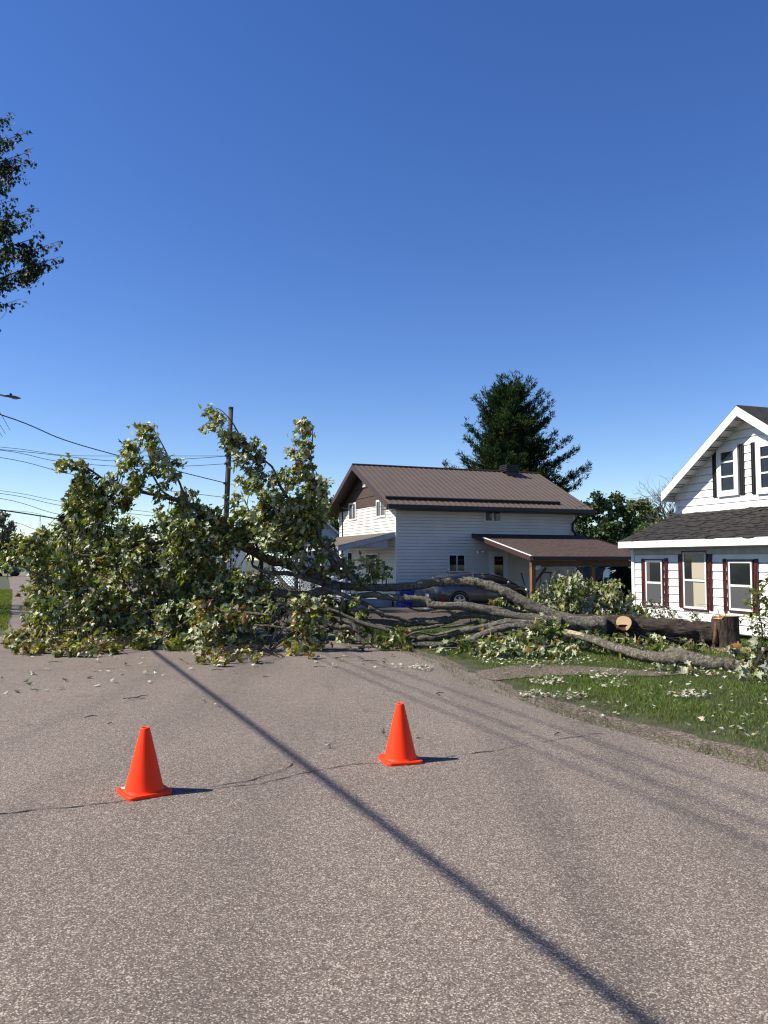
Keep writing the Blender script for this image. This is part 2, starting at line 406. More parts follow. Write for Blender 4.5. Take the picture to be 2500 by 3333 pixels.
M['siding'] = mat('vinyl_siding_ivory', (0.56, 0.535, 0.485), 0.55, (0.62, 0.59, 0.535), 1.2, 6)
M['siding_w'] = mat('vinyl_siding_white', (0.60, 0.60, 0.58), 0.5, (0.68, 0.68, 0.66), 1.7, 7)
M['trimw'] = mat('white_trim', (0.66, 0.66, 0.64), 0.5, (0.58, 0.57, 0.54), 5, 6)
M['brownwood'] = mat('stained_gable_board', (0.055, 0.032, 0.018), 0.7, (0.10, 0.06, 0.035), 4, 6, stretch=(1, 1, 5))
M['brownmetal'] = mat('brown_metal_roof', (0.155, 0.112, 0.084), 0.55, (0.18, 0.132, 0.10), 2, 4)
M['ribmetal'] = mat('brown_rib', (0.21, 0.16, 0.13), 0.4)  # lighter brown than the roof sheet: sun glints put into the colour
M['fasciab'] = mat('brown_fascia', (0.075, 0.034, 0.027), 0.5)
M['darkbrown'] = mat('dark_brown_gutter', (0.022, 0.014, 0.012), 0.5)
M['glass'] = mat('window_glass', (0.012, 0.014, 0.016), 0.06)
M['curt'] = mat('curtain_grey', (0.20, 0.20, 0.20), 0.9)
M['screen'] = mat('window_screen', (0.10, 0.10, 0.10), 0.7)
M['cream'] = mat('cream_panel', (0.62, 0.55, 0.40), 0.8)
M['cedar'] = mat('cedar_post', (0.36, 0.17, 0.06), 0.7, (0.24, 0.11, 0.04), 9, 6, stretch=(1, 1, .2))
M['cedard'] = mat('cedar_beam', (0.12, 0.055, 0.022), 0.75, (0.08, 0.035, 0.014), 9, 6)
M['black'] = mat('black_vinyl', (0.015, 0.013, 0.012), 0.5)
M['maroon'] = mat('maroon_paint', (0.135, 0.026, 0.024), 0.5, (0.10, 0.02, 0.02), 8, 5)
M['greywhite'] = mat('weathered_white', (0.40, 0.41, 0.42), 0.7, (0.30, 0.31, 0.32), 6, 7)
def shingle_mat(name, c1, c2, c3, sc=1.0):
    c1, c2, c3 = kc(c1), kc(c2), kc(c3)
    m = bpy.data.materials.new(name); m.use_nodes = True
    n = m.node_tree.nodes; l = m.node_tree.links; b = n['Principled BSDF']; b.inputs['Roughness'].default_value = 0.95; b.inputs['Specular IOR Level'].default_value = 0.2
    uv = n.new('ShaderNodeUVMap'); br = n.new('ShaderNodeTexBrick'); l.new(uv.outputs[0], br.inputs[0])
    br.inputs['Color1'].default_value = (*c1, 1); br.inputs['Color2'].default_value = (*c2, 1); br.inputs['Mortar'].default_value = (*(v * 0.4 for v in c1), 1)
    br.inputs['Scale'].default_value = 1; br.inputs['Mortar Size'].default_value = 0.008; br.inputs['Brick Width'].default_value = 0.28 * sc; br.inputs['Row Height'].default_value = 0.14 * sc
    nz = n.new('ShaderNodeTexNoise'); nz.inputs['Scale'].default_value = 9; nz.inputs['Detail'].default_value = 8; l.new(uv.outputs[0], nz.inputs[0])
    mr = n.new('ShaderNodeMapRange'); mr.inputs[1].default_value = 0.4; mr.inputs[2].default_value = 0.65; l.new(nz.outputs[0], mr.inputs[0])
    mx = n.new('ShaderNodeMix'); mx.data_type = 'RGBA'; mx.inputs[7].default_value = (*c3, 1); l.new(br.outputs[0], mx.inputs[6])
    mu = n.new('ShaderNodeMath'); mu.operation = 'MULTIPLY'; mu.inputs[1].default_value = 0.6; l.new(mr.outputs[0], mu.inputs[0]); l.new(mu.outputs[0], mx.inputs[0])
    l.new(mx.outputs[2], b.inputs['Base Color'])
    bp = n.new('ShaderNodeBump'); bp.inputs['Strength'].default_value = 0.7; bp.inputs['Distance'].default_value = 0.01
    l.new(br.outputs['Fac'], bp.inputs['Height']); bp.invert = True; l.new(bp.outputs[0], b.inputs['Normal'])
    return m
M['shing_b'] = shingle_mat('brown_shingle', (0.085, 0.055, 0.045), (0.13, 0.088, 0.072), (0.16, 0.115, 0.095))
M['shing_g'] = shingle_mat('porch_shingle', (0.20, 0.165, 0.135), (0.24, 0.20, 0.165), (0.17, 0.14, 0.11))
M['shing_k'] = mat('black_shake', (0.015, 0.013, 0.012), 0.95, (0.04, 0.034, 0.029), 5, 9, 0.8, 60)
M['shing_k2'] = mat('black_shake_worn', (0.018, 0.015, 0.013), 0.95, (0.048, 0.038, 0.028), 7, 9, 0.8, 60)
def slab(mb, p, th):
    """sloped slab from 4 top corners (ccw seen from above)"""
    d = Z * -th; q = [Vector(x) for x in p]; b = [x + d for x in q]
    mb.quad(*q); mb.quad(*b[::-1])
    for i in range(4): mb.quad(q[i], b[i], b[(i + 1) % 4], q[(i + 1) % 4])
def uvmap(o, su, sv, fn):
    me = o.data; uvl = me.uv_layers.new(name='UVMap'); org = Vector(WL[o.name])
    for lp in me.loops:
        c = me.vertices[lp.vertex_index].co + org; uvl.data[lp.index].uv = fn(c)

# ============================================================ MIDDLE HOUSE
hs = thing('siding_house', 'two storey pale house with brown metal roof and shingled carport beyond the fallen tree', 'house', C0)
Lh = col_t(C0, V1, 1870); Wh = 7.0; ov = 0.6
n_long = -U1; n_gab = -V1
e0 = C0 - V1 * ov - U1 * ov
zE = z_at(1640, e0); 
pk = C0 - V1 * ov + U1 * Wh / 2; zP = z_at(1513, pk)
sl = (zP - zE) / (Wh / 2 + ov)
zw = zE + sl * ov - 0.12               # wall top under soffit
def roofz(d): return zE + sl * (d + ov) if d <= Wh / 2 else zE + sl * (Wh - d + ov)
mb = MB(); clad(mb, C0, V1, n_long, [(0, 0.15), (Lh, 0.15), (Lh, zw), (0, zw)], 0.127)
far = C0 + U1 * Wh; clad(mb, far, V1, U1, [(0, 0.15), (Lh, 0.15), (Lh, zw), (0, zw)], 0.127)
endO = C0 + V1 * Lh; clad(mb, endO, U1, V1, [(0, 0.15), (Wh, 0.15), (Wh, zw), (Wh / 2, zw + sl * Wh / 2), (0, zw)], 0.127)
zb = zw - 0.05
clad(mb, C0, U1, n_gab, [(0, 0.15), (Wh, 0.15), (Wh, zb), (0, zb)], 0.127)
for (o_, x_) in ((C0, 1), (C0 + V1 * Lh, -1)):   # corner boards
    mb.box(o_, V1 * x_, -U1, Z, (-0.02, 0.09, 0.0, 0.025, 0.15, zw)); 
mb.box(C0, U1, -V1, Z, (-0.02, 0.09, 0, 0.025, 0.15, zb)); mb.box(C0 + U1 * Wh, -U1, -V1, Z, (-0.02, 0.09, 0, 0.025, 0.15, zb))
mb.build('wall', M['siding'], hs)
mb = MB()
for a, b, nn, L in ((C0, V1, -U1, Lh), (C0, U1, -V1, Wh)): mb.box(a, b, nn, Z, (0, L, -0.05, -0.005, 0, 0.17))
mb.build('foundation', M['greywhite'], hs)
# brown boards in the gable
mb = MB(); clad(mb, C0 - V1 * 0.005, U1, n_gab, [(0.0, zb), (Wh, zb), (Wh / 2, zb + sl * Wh / 2 - 0.02)], 0.42, lap=0.024)
mb.build('gable_boards', M['brownwood'], hs)
# roof slabs, ribs
rf = MB()
r0 = C0 - V1 * ov; r1 = C0 + V1 * (Lh + 0.55)
def RP(base, d, dz=0): return base + U1 * d + Z * (roofz(d) + dz)
slab(rf, [RP(r0, -ov), RP(r1, -ov), RP(r1, Wh / 2), RP(r0, Wh / 2)], 0.035)
slab(rf, [RP(r0, Wh / 2), RP(r1, Wh / 2), RP(r1, Wh + ov), RP(r0, Wh + ov)], 0.035)
roof = rf.build('roof', M['brownmetal'], hs)
rb = MB(); k = 0.12
slope_d = (U1 + Z * sl).normalized(); slope_n = (Z - U1 * sl).normalized(); sL = (Wh / 2 + ov) * math.sqrt(1 + sl * sl)
Ltot = Lh + ov + 0.55
while k < Ltot:
    rb.box(RP(r0, -ov) + V1 * k, V1, slope_d, slope_n, (0, 0.028, 0.0, sL, 0.001, 0.022)); k += 0.245
rb.build('roof_rib', M['ribmetal'], roof)
rb = MB(); rb.tube([RP(r0, Wh / 2, .02), RP(r1, Wh / 2, .02)], 0.05, 8); rb.build('ridge_cap', M['fasciab'], roof)
sg = MB(); sg.box(RP(r0, -ov), V1, slope_d, slope_n, (0.1, Ltot * 0.855, 0.50, 0.58, 0.02, 0.11)); sg.build('snow_guard', M['darkbrown'], roof)
# fascia / rake boards, soffit, gutter
fb = MB()
for base, dn in ((r0, -V1),):
    for (d0, d1) in ((-ov, Wh / 2), (Wh / 2, Wh + ov)):
        a = RP(base, d0, 0.01); b = RP(base, d1, 0.01)
        fb.quad(a + dn * .02, b + dn * .02, b + dn * .02 - Z * .22, a + dn * .02 - Z * .22); fb.quad(a, a - Z * .22, b - Z * .22, b)
        fb.quad(a + dn * .02 - Z * .22, b + dn * .02 - Z * .22, b - Z * .22, a - Z * .22); fb.quad(a, b, b + dn * .02, a + dn * .02)
fb.build('rake_board', M['fasciab'], roof)
gt = MB(); gt.box(RP(r0, -ov), V1, -U1, Z, (0.0, Ltot, -0.02, 0.1, -0.17, -0.02))
gt.box(RP(r0, -ov), V1, U1, Z, (0.0, Ltot, 0.02, ov, -0.19, -0.165))
for (d0, d1) in ((-ov + .02, Wh / 2), (Wh / 2, Wh + ov)):       # soffit under the gable overhang
    gt.quad(RP(r0, d0, -.06), RP(r0, d1, -.06), RP(C0, d1, -.06), RP(C0, d0, -.06))
dx = C0 + V1 * (Lh - 0.12) - U1 * 0.05
gt.tube(smooth_path([RP(r0, -ov) + V1 * (Ltot - .75) - Z * .15, RP(r0, -ov) + V1 * (Ltot - .78) - Z * .32, dx + Z * (zE - .55) - U1 * .05, dx + Z * (zE - .75), dx + Z * 3.05 - U1 * .02, dx + Z * 2.85 - U1 * .2], 4), 0.05, 8)
gt.build('gutter', M['darkbrown'], hs)
# chimney
tc_ = col_t(C0 + U1 * (Wh / 2 - .25), V1, 1660); cb = C0 + U1 * (Wh / 2 - .25) + V1 * tc_; zt = z_at(1513, cb)
ch = MB(); ch.box(cb, V1, U1, Z, (-.23, .23, -.23, .23, zP - .5, zt - .28))
for i in range(4): ch.box(cb, V1, U1, Z, (-.33, .33, -.33, .33, zt - .33 + i * .085, zt - .285 + i * .085))
ch.box(cb, V1, U1, Z, (-.24, .24, -.24, .24, zt - .28, zt - .03)); ch.build('chimney', M['black'], roof)
# windows
for rc in ((1138, 1161, 1637, 1694), (1227, 1258, 1626, 1684)):
    window(hs, C0, U1, n_gab, plane_rect(C0, U1, n_gab, *rc), M['trimw'], M['glass'], 0.07, 'v', dep=.05, blind=[(.1, .32, 0, 1, M['curt']), (.62, .8, 0, 1, M['curt'])])
window(hs, C0, U1, n_gab, plane_rect(C0, U1, n_gab, 1192, 1234, 1801, 1870), M['trimw'], M['glass'], 0.06, 'v', dep=.05)
window(hs, C0, U1, n_gab, plane_rect(C0, U1, n_gab, 1120, 1150, 1795, 1880), M['trimw'], M['glass'], 0.06, 'v', dep=.05)
window(hs, C0, V1, n_long, plane_rect(C0, V1, n_long, 1457, 1514, 1803, 1863), M['trimw'], M['glass'], 0.06, 'v', dep=.05, label='wide sliding window behind the parked car')
window(hs, C0, V1, n_long, plane_rect(C0, V1, n_long, 1575, 1632, 1647, 1700), M['trimw'], M['glass'], 0.06, 'v', dep=.05, blind=[(.05, .3, 0, 1, M['curt']), (.6, .7, 0, 1, M['curt'])], label='small upper window below the brown eave')
s0, s1, z0, z1 = plane_rect(C0, V1, n_long, 1591, 1651, 1795, 1980)
dr = MB(); dr.box(C0, V1, n_long, Z, (s0, s0 + .1, 0, .06, .1, z1)); dr.box(C0, V1, n_long, Z, (s1 - .1, s1, 0, .06, .1, z1)); dr.box(C0, V1, n_long, Z, (s0 + .1, s1 - .1, 0, .06, z1 - .1, z1))
dr.box(C0, V1, n_long, Z, (s0 + .1, s0 + .22, 0, .05, .1, z1 - .1)); dr.box(C0, V1, n_long, Z, (s1 - .22, s1 - .1, 0, .05, .1, z1 - .1)); dr.box(C0, V1, n_long, Z, (s0 + .22, s1 - .22, 0, .05, z1 - .2, z1 - .1))
dr.box(C0, V1, n_long, Z, (s0 + .22, s1 - .22, 0, .05, .1, .35))
do = dr.build('door', M['trimw'], hs)
k = MB(); k.box(C0, V1, n_long, Z, (s0 + .22, s1 - .22, .03, .04, .35, z1 - .2)); k.build('pane', M['glass'], do)
k = MB(); k.box(C0, V1, n_long, Z, (s0 + .14, s0 + .18, .05, .1, 1.0, 1.15)); k.build('handle', M['black'], do)
# gable vent, meter, lamp
s0, s1, z0, z1 = plane_rect(C0, U1, n_gab, 1184, 1195, 1567, 1587)
k = MB(); k.box(C0, U1, n_gab, Z, (s0, s1, 0, .05, z0, z1))
for i in range(4): k.box(C0, U1, n_gab, Z, (s0, s1, .05, .08, z0 + .03 + i * .06, z0 + .06 + i * .06))
k.build('vent', M['trimw'], hs)
pl = C0 + V1 * col_t(C0, V1, 1560) - U1 * .02; zl = z_at(1793, pl)
k = MB(); k.lathe(pl + Z * zl, [(.06, 0), (.06, .03), (.02, .04)], 12, -U1, True)
for sx in (-1, 1): k.lathe(pl + Z * (zl - .01) - U1 * .05 + V1 * .04 * sx, [(.03, 0), (.06, .12), (.065, .13)], 12, (V1 * sx - U1 * .5 - Z * .4).normalized(), True)
k.build('floodlight', M['trimw'], hs)
s0, s1, z0, z1 = plane_rect(C0, V1, n_long, 1808, 1819, 1853, 1867); k = MB(); k.box(C0, V1, n_long, Z, (s0, s1, 0, .07, z0, z1)); k.build('meter_box', M['greywhite'], hs)
pm = C0 + U1 * (Wh - .5) - V1 * .03; k = MB()
k.tube(smooth_path([pm + Z * (zw + .2) - V1 * .12, pm + Z * (zw + .32) - V1 * .2, pm + Z * (zw + .1) - V1 * .03, pm + Z * 2.9, pm + Z * 1.5], 4), .03, 8); k.build('service_mast', M['darkbrown'], hs)
# porch on the street side
Dp = col_t(C0, -V1, 1101) ; zh = z_at(1731, C0 - V1 * .05); zl_ = z_at(1777, C0 - V1 * Dp)
pr = MB(); w0, w1 = 0.02, Wh - .1
a, b, c, d = C0 - V1 * .03 + U1 * w0 + Z * zh, C0 - V1 * Dp + U1 * w0 + Z * zl_, C0 - V1 * Dp + U1 * w1 + Z * zl_, C0 - V1 * .03 + U1 * w1 + Z * zh
pr.quad(a, b, c, d) if (b - a).cross(c - a).z > 0 else pr.quad(d, c, b, a)
po = pr.build('porch_roof', M['shing_g'], hs); uvmap(po, 1, 1, lambda c: ((c - C0).dot(U1), -(c - C0).dot(V1)))
k = MB(); k.quad(a - Z * .01, b - Z * .01, b - Z * .2, a - Z * .2); k.quad(b - Z * .01, c - Z * .01, c - Z * .16, b - Z * .16); k.quad(c - Z * .01, d - Z * .01, d - Z * .2, c - Z * .2)
k.quad(a - Z * .06, d - Z * .06, c - Z * .06, b - Z * .06)
inn = C0 + U1 * .12 - V1 * .35
zz = z_at(1781, C0 - V1 * Dp * .8)
k.quad(a + U1 * .1 - V1 * .3 - Z * .15, b + U1 * .1 + V1 * .3 - Z * .1, C0 - V1 * (Dp - .3) + U1 * .12 + Z * (zz), C0 - V1 * .33 + U1 * .12 + Z * zz)
k.build('porch_fascia', M['greywhite'], po)
for q in (0.15, 3.2, Wh - .3):
    k = MB(); k.box(C0 - V1 * (Dp - .35) + U1 * q, V1, U1, Z, (-.06, .06, -.06, .06, .3, zl_ - .1)); k.build('porch_post', M['trimw'], po)
k = MB(); k.box(C0, U1, -V1, Z, (.2, Wh - .2, .1, Dp - .2, 0.0, .32)); k.build('porch_floor', M['greywhite'], hs)
k = MB()
for i in range(34): k.box(C0 - V1 * (Dp - .35) + U1 * (.3 + i * .19), U1, V1, Z, (-.015, .015, -.015, .015, .4, 1.1))
k.box(C0 - V1 * (Dp - .35), U1, V1, Z, (.2, Wh - .3, -.03, .03, 1.1, 1.16)); k.box(C0 - V1 * (Dp - .35), U1, V1, Z, (.2, Wh - .3, -.03, .03, .36, .41)); k.build('railing', M['trimw'], hs)
# carport
t0 = col_t(C0, V1, 1537); pt = C0 + V1 * t0; zc1 = z_at(1737, pt); Dc = col_t(pt, -U1, 1728.5); zc0 = z_at(1811, pt - U1 * Dc)
t1 = Lh + .4
cp = MB(); a, b, c, d = pt + Z * zc1, pt - U1 * Dc + Z * zc0, C0 + V1 * t1 - U1 * Dc + Z * zc0, C0 + V1 * t1 + Z * zc1
slab(cp, [a, b, c, d], .06); co = cp.build('carport_roof', M['shing_b'], hs); uvmap(co, 1, 1, lambda c: ((c - C0).dot(V1), -(c - C0).dot(U1)))
k = MB(); dn = -V1
k.quad(a + dn * .03 + Z * .02, b + dn * .03 + Z * .02, b + dn * .03 - Z * .16, a + dn * .03 - Z * .16)
k.quad(a + dn * .03 - Z * .16, b + dn * .03 - Z * .16, b - Z * .16, a - Z * .16); k.quad(a - Z * .16, b - Z * .16, b + Z * .02, a + Z * .02)
k.build('carport_fascia', M['fasciab'], co); k = MB()
k.quad(d + V1 * .03 + Z * .02, c + V1 * .03 + Z * .02, c + V1 * .03 - Z * .16, d + V1 * .03 - Z * .16); k.quad(d + V1*.03 + Z*.02, d + Z*.02, c + Z*.02, c + V1*.03+Z*.02)
k.build('carport_fascia', M['fasciab'], co)
k = MB(); sv = (b - a).normalized(); L_ = (b - a).length; k.box(a, sv, V1, sv.cross(V1) if sv.cross(V1).z > 0 else V1.cross(sv), (.9, L_, -.035, .05, .012, .03)); k.build('drip_edge', M['trimw'], co)
k = MB(); k.box(b, V1, -U1, Z, (0, t1 - t0, -.01, .1, -.13, .0)); k.build('carport_gutter', M['darkbrown'], co)
k = MB(); k.box(b, V1, U1, Z, (.05, t1 - t0 - .05, .06, .2, -.36, -.14)); k.build('carport_beam', M['cedard'], co)
for q in (.13, (t1 - t0) / 2, t1 - t0 - .15):
    k = MB(); k.box(b + V1 * q + U1 * .13, V1, U1, Z, (-.075, .075, -.075, .075, -zc0, -.37)); pp = k.build('carport_post', M['cedar'], co)
    for sx in (-1, 1):
        if q < .2 and sx < 0 or q > t1 - t0 - .2 and sx > 0: continue
        k = MB(); k.tube([b + V1 * (q + sx * .06) + U1 * .13 - Z * .95, b + V1 * (q + sx * .55) + U1 * .13 - Z * .4], .05, 4); k.build('brace', M['cedard'], pp)
    if q < .3:
        k = MB(); k.box(b + V1 * (q + .16) + U1 * .06, V1, U1, Z, (-.09, .09, -.05, -.02, -.46, -.32)); k.build('junction_box', M['greywhite'], pp)

# ============================================================ RIGHT HOUSE
TH2 = math.atan2(CX - 400, F); U2 = Vector((-math.sin(TH2), math.cos(TH2), 0)); V2 = Vector((math.cos(TH2), math.sin(TH2), 0))
B0 = G(2420, 2085); K0 = B0 + U2 * col_t(B0, U2, 2058)     # far corner of the low wall
ax = -U2; n2 = -V2; LW = 7.5
rh = thing('gabled_house', 'white clapboard house with steep gable, dark shake lower roof and maroon shutters', 'house', K0)
zs2 = z_at(1786, K0)
mb = MB(); clad(mb, K0, ax, n2, [(0, .12), (LW, .12), (LW, zs2), (0, zs2)], 0.2, lap=.018)
clad(mb, K0, V2, U2, [(0, .12), (5, .12), (5, zs2), (0, zs2)], 0.2, lap=.018)
mb.box(K0, ax, n2, Z, (-.02, .1, 0, .035, .1, zs2)); 
D3 = 1.6; Q0 = K0 + V2 * D3
sc = col_t(Q0, ax, 2205); Q1 = Q0 + ax * sc
# gable wall
zg0 = z_at(1671, Q1); FQ = Q1 - V2 * .42; apk = col_t(FQ, ax, 2411); zpk = z_at(1318, FQ + ax * apk)
zft = z_at(1602, FQ + ax * col_t(FQ, ax, 2156)); aft = col_t(FQ, ax, 2156); slg = (zpk - zft) / (apk - aft)
zwall = zft + slg * (0 - aft) - .12
mb.build('wall', M['siding_w'], rh)
mb = MB(); clad(mb, Q1, ax, n2, [(0, zg0 - .25), (2 * apk, zg0 - .25), (2 * apk, zwall), (apk, zwall + slg * apk), (0, zwall)], 0.2, z0=zg0 - .25, lap=.018)
clad(mb, Q1, V2, U2, [(0, zg0 - .6), (6, zg0 - .6), (6, zwall), (0, zwall)], .2, lap=.018)
clad(mb, Q1 + ax * 2 * apk, V2, -U2, [(0, zg0 - .6), (6, zg0 - .6), (6, zwall), (0, zwall)], .2, lap=.018)
mb.box(Q1, ax, n2, Z, (-.02, .08, 0, .03, zg0 - .2, zwall)); mb.box(Q1, ax, n2, Z, (.08, 2 * apk, 0, .035, zg0 - .06, zg0 + .04))
mb.build('gable_wall', M['siding_w'], rh)
# gable roof
gr = MB(); bk = V2 * 6.5
def GP(a_, back=0.0, dz=0.0):
    z = zft + slg * (a_ - aft) if a_ <= apk else zft + slg * (2 * apk - a_ - aft)
    return FQ + ax * a_ + V2 * back + Z * (z + dz)
e1 = 2 * apk - aft
slab(gr, [GP(aft), GP(apk), GP(apk, 6.5), GP(aft, 6.5)][::-1], .05); slab(gr, [GP(apk), GP(e1), GP(e1, 6.5), GP(apk, 6.5)][::-1], .05)
gro = gr.build('gable_roof', M['shing_k'], rh)
k = MB()
for a_, b_ in ((aft, apk), (apk, e1)):
    p, q = GP(a_, -.02, -.03), GP(b_, -.02, -.03)
    k.quad(p, q, q - Z * .24, p - Z * .24); k.quad(p - Z * .24, q - Z * .24, q + V2 * .03 - Z * .24, p + V2 * .03 - Z * .24); k.quad(p + V2*.03, p + V2*.03 - Z*.24, q + V2*.03 - Z*.24, q + V2*.03)
k.quad(GP(aft, -.02, -.03), GP(aft, -.02, -.27), GP(aft, 6, -.27), GP(aft, 6, -.03))
k.build('bargeboard', M['trimw'], gro)
k = MB()
for a_, b_ in ((aft, apk), (apk, e1)): k.quad(GP(a_, 0.0, -.2), GP(b_, 0.0, -.2), GP(b_, .42, -.2), GP(a_, .42, -.2))
k.quad(GP(aft, .0, -.25), GP(aft, 6, -.25), GP(aft, 6, -.25) + ax * .3, GP(aft, .0, -.25) + ax * .3)
k.mi = 1; L_ = apk - aft
for i in range(9):
    for j in range(3):
        f = aft + L_ * ((i + .35) / 9) + j * .055
        k.quad(GP(f, .08, -.204), GP(f + .025, .08, -.204), GP(f + .025, .36, -.204), GP(f, .36, -.204))
k.build('soffit', [M['trimw'], M['black']], gro)
# lower roof: rows of thick worn shakes
ovl = .38; LE = LW + .3; El = K0 - V2 * ovl; s_l = col_t(El, ax, 2014); zel = z_at(1764, El + ax * s_l)
run = D3 + ovl; rise = zg0 - .02 - zel
sd_ = (V2 * run + Z * rise).normalized(); RL = math.hypot(run, rise); sn_ = (Z * run - V2 * rise).normalized()
lr = MB(); a, b = El + ax * s_l + Z * zel, El + ax * LE + Z * zel
hipx = (sc - s_l)
slab(lr, [b, a, a + sd_ * RL + ax * hipx, b + sd_ * RL], .04)
slab(lr, [a, El + ax * s_l + V2 * 6 + Z * zel, Q1 + V2 * 5 + Z * (zg0 - .02), a + sd_ * RL + ax * hipx][::-1], .04)
lro = lr.build('lower_roof', M['shing_k'], rh)
sk = MB(); random.seed(3); nrow = 15
for r_ in range(nrow):
    y0 = RL * r_ / nrow; s_ = s_l - .02 + hipx * r_ / nrow
    while s_ < LE:
        w_ = random.uniform(.22, .42); jz = random.uniform(.004, .028); jy = random.uniform(-.035, .03); tl = random.uniform(-.012, .012)
        O = El + Z * zel + ax * s_ + sd_ * (y0 + jy); L2 = RL / nrow + .05
        p = [O + sn_ * (jz + .012), O + ax * (w_ - .006) + sn_ * (jz + .012 + tl), O + ax * (w_ - .006) + sd_ * L2 + sn_ * .004, O + sd_ * L2 + sn_ * .004]
        mid = O + ax * w_ * .5 + sn_ * (jz + .012 + random.uniform(-.004, .016)) - sd_ * random.uniform(0, .012)
        sk.mi = 1 if noise.noise(O * .9) > 0.02 and random.random() < .6 else 0
        sk.quad(p[0], mid, mid + sd_ * L2 - sn_ * .012, p[3]); sk.quad(mid, p[1], p[2], mid + sd_ * L2 - sn_ * .012)
        sk.quad(p[0] - sn_ * .035, mid - sn_ * .035, mid, p[0]); sk.quad(mid - sn_ * .035, p[1] - sn_ * .035, p[1], mid)
        s_ += w_
sk.build('shakes', [M['shing_k'], M['shing_k2']], lro)
k = MB(); k.box(El + Z * zel, ax, -V2, Z, (s_l, LE, 0, .03, -.17, .0)); k.box(El + Z * zel + ax * s_l, V2, U2, Z, (0, 6, 0, .03, -.17, .0)); k.build('fascia', M['trimw'], lro)
k = MB(); k.box(El + Z * zel, ax, V2, Z, (s_l + .02, LE, 0.02, ovl, -.19, -.16)); k.build('lower_soffit', M['greywhite'], lro)
k = MB(); k.box(K0, ax, n2, Z, (0.1, LW, .0, .05, zs2 - .16, zs2 + .02)); k.build('frieze_board', M['greywhite'], rh)
X5 = lambda z: 1950 + z * .3616
Y5 = lambda z: 1250 + z * .3616
def shutter(O, l, r, t, b, m_, nm='shutter'):
    s0, s1, z0, z1 = plane_rect(O, ax, n2, X5(l), X5(r), Y5(t), Y5(b))
    d_ = (s1 - s0) * .07; s0 += d_; s1 -= d_
    k = MB(); k.box(O, ax, n2, Z, (s0, s1, .012, .028, z0, z1)); w_ = s1 - s0
    for f in (0.02, .4, .78): k.box(O, ax, n2, Z, (s0 + w_ * f, s0 + w_ * (f + .2), .028, .04, z0 + .01, z1 - .01))
    k.build(nm, m_, rh)
for l, r, t, b in ((382, 412, 1572, 1998), (588, 622, 1568, 2014), (714, 745, 1505, 2010), (985, 1018, 1500, 2042), (1113, 1145, 1572, 2062), (1395, 1435, 1572, 2070)):
    shutter(K0, l, r, t, b, M['maroon'])
def PR(O, l, r, t, b): return plane_rect(O, ax, n2, X5(l), X5(r), Y5(t), Y5(b))
window(rh, K0, ax, n2, PR(K0, 415, 580, 1574, 2002), M['trimw'], M['glass'], .05, 'h', M['maroon'], .034, .048, [(0, 1, 0, .49, M['screen']), (.0, .22, .51, 1, M['screen'])], label='narrow double window beside the corner of the house')
window(rh, K0, ax, n2, PR(K0, 752, 978, 1499, 2036), M['trimw'], M['glass'], .05, 'h', M['maroon'], .034, .048, [(0, .42, 0, .46, M['screen']), (.42, 1, 0, .46, M['cream']), (.36, 1, .53, 1, M['cream'])], label='tallest window with cream board behind the glass')
window(rh, K0, ax, n2, PR(K0, 1158, 1392, 1578, 2056), M['trimw'], M['glass'], .05, 'h', M['maroon'], .034, .048, [(0, 1, 0, .49, M['screen'])], label='wide window beside the climbing vine')
for l, r, t, b in ((1042, 1085, 592, 1022), (1286, 1334, 540, 998), (1394, 1441, 524, 990), (1640, 1690, 470, 960)): shutter(Q1, l, r, t, b, M['black'], 'black_shutter')
window(rh, Q1, ax, n2, PR(Q1, 1090, 1283, 560, 1008), M['trimw'], M['glass'], .06, 'h2', M['trimw'], .09, .06)
window(rh, Q1, ax, n2, PR(Q1, 1446, 1636, 505, 985), M['trimw'], M['glass'], .06, 'h2', M['trimw'], .09, .06)
# ============================================================ leaves
def np_mesh(name, verts, faces_flat, sizes, mats, parent=None, tint=None, loc=None, smooth=False):
    org = np.array(WL.get(parent.name, (0, 0, 0)) if parent else (loc if loc is not None else (0, 0, 0)), dtype=np.float64)
    me = bpy.data.meshes.new(name)
    me.vertices.add(len(verts)); me.vertices.foreach_set('co', (verts - org).astype(np.float32).ravel())
    me.loops.add(len(faces_flat)); me.loops.foreach_set('vertex_index', faces_flat.astype(np.int32))
    me.polygons.add(len(sizes)); st = np.concatenate([[0], np.cumsum(sizes)[:-1]])
    me.polygons.foreach_set('loop_start', st.astype(np.int32)); me.polygons.foreach_set('loop_total', sizes.astype(np.int32))
    if tint is not None:
        at = me.attributes.new('tint', 'FLOAT_COLOR', 'POINT')
        at.data.foreach_set('color', np.concatenate([tint, np.ones((len(tint), 1))], 1).astype(np.float32).ravel())
    for m in (mats if isinstance(mats, (list, tuple)) else [mats]): me.materials.append(m)
    me.update(calc_edges=True)
    return link(name, me, parent, tuple(org) if not parent else None)
MAPLE = (np.array([[0, 0], [.17, -.17], [.36, -.10], [.27, .07], [.56, .26], [.44, .32], [.23, .31], [.24, .52], [.12, .55], [0, .86],
                   [-.12, .55], [-.24, .52], [-.23, .31], [-.44, .32], [-.56, .26], [-.27, .07], [-.36, -.10], [-.17, -.17]], float),
         [[0, 1, 2, 3], [0, 3, 4, 5, 6], [0, 6, 7, 8, 9], [0, 9, 10, 11, 12], [0, 12, 13, 14, 15], [0, 15, 16, 17]])
OVAL = (np.array([[0, 0], [.25, .25], [.22, .55], [0, .95], [-.22, .55], [-.25, .25]], float), [[0, 1, 2, 3], [0, 3, 4, 5]])
BLADE = (np.array([[-.5, 0], [.5, 0], [.0, 1.0]], float), [[0, 1, 2]])
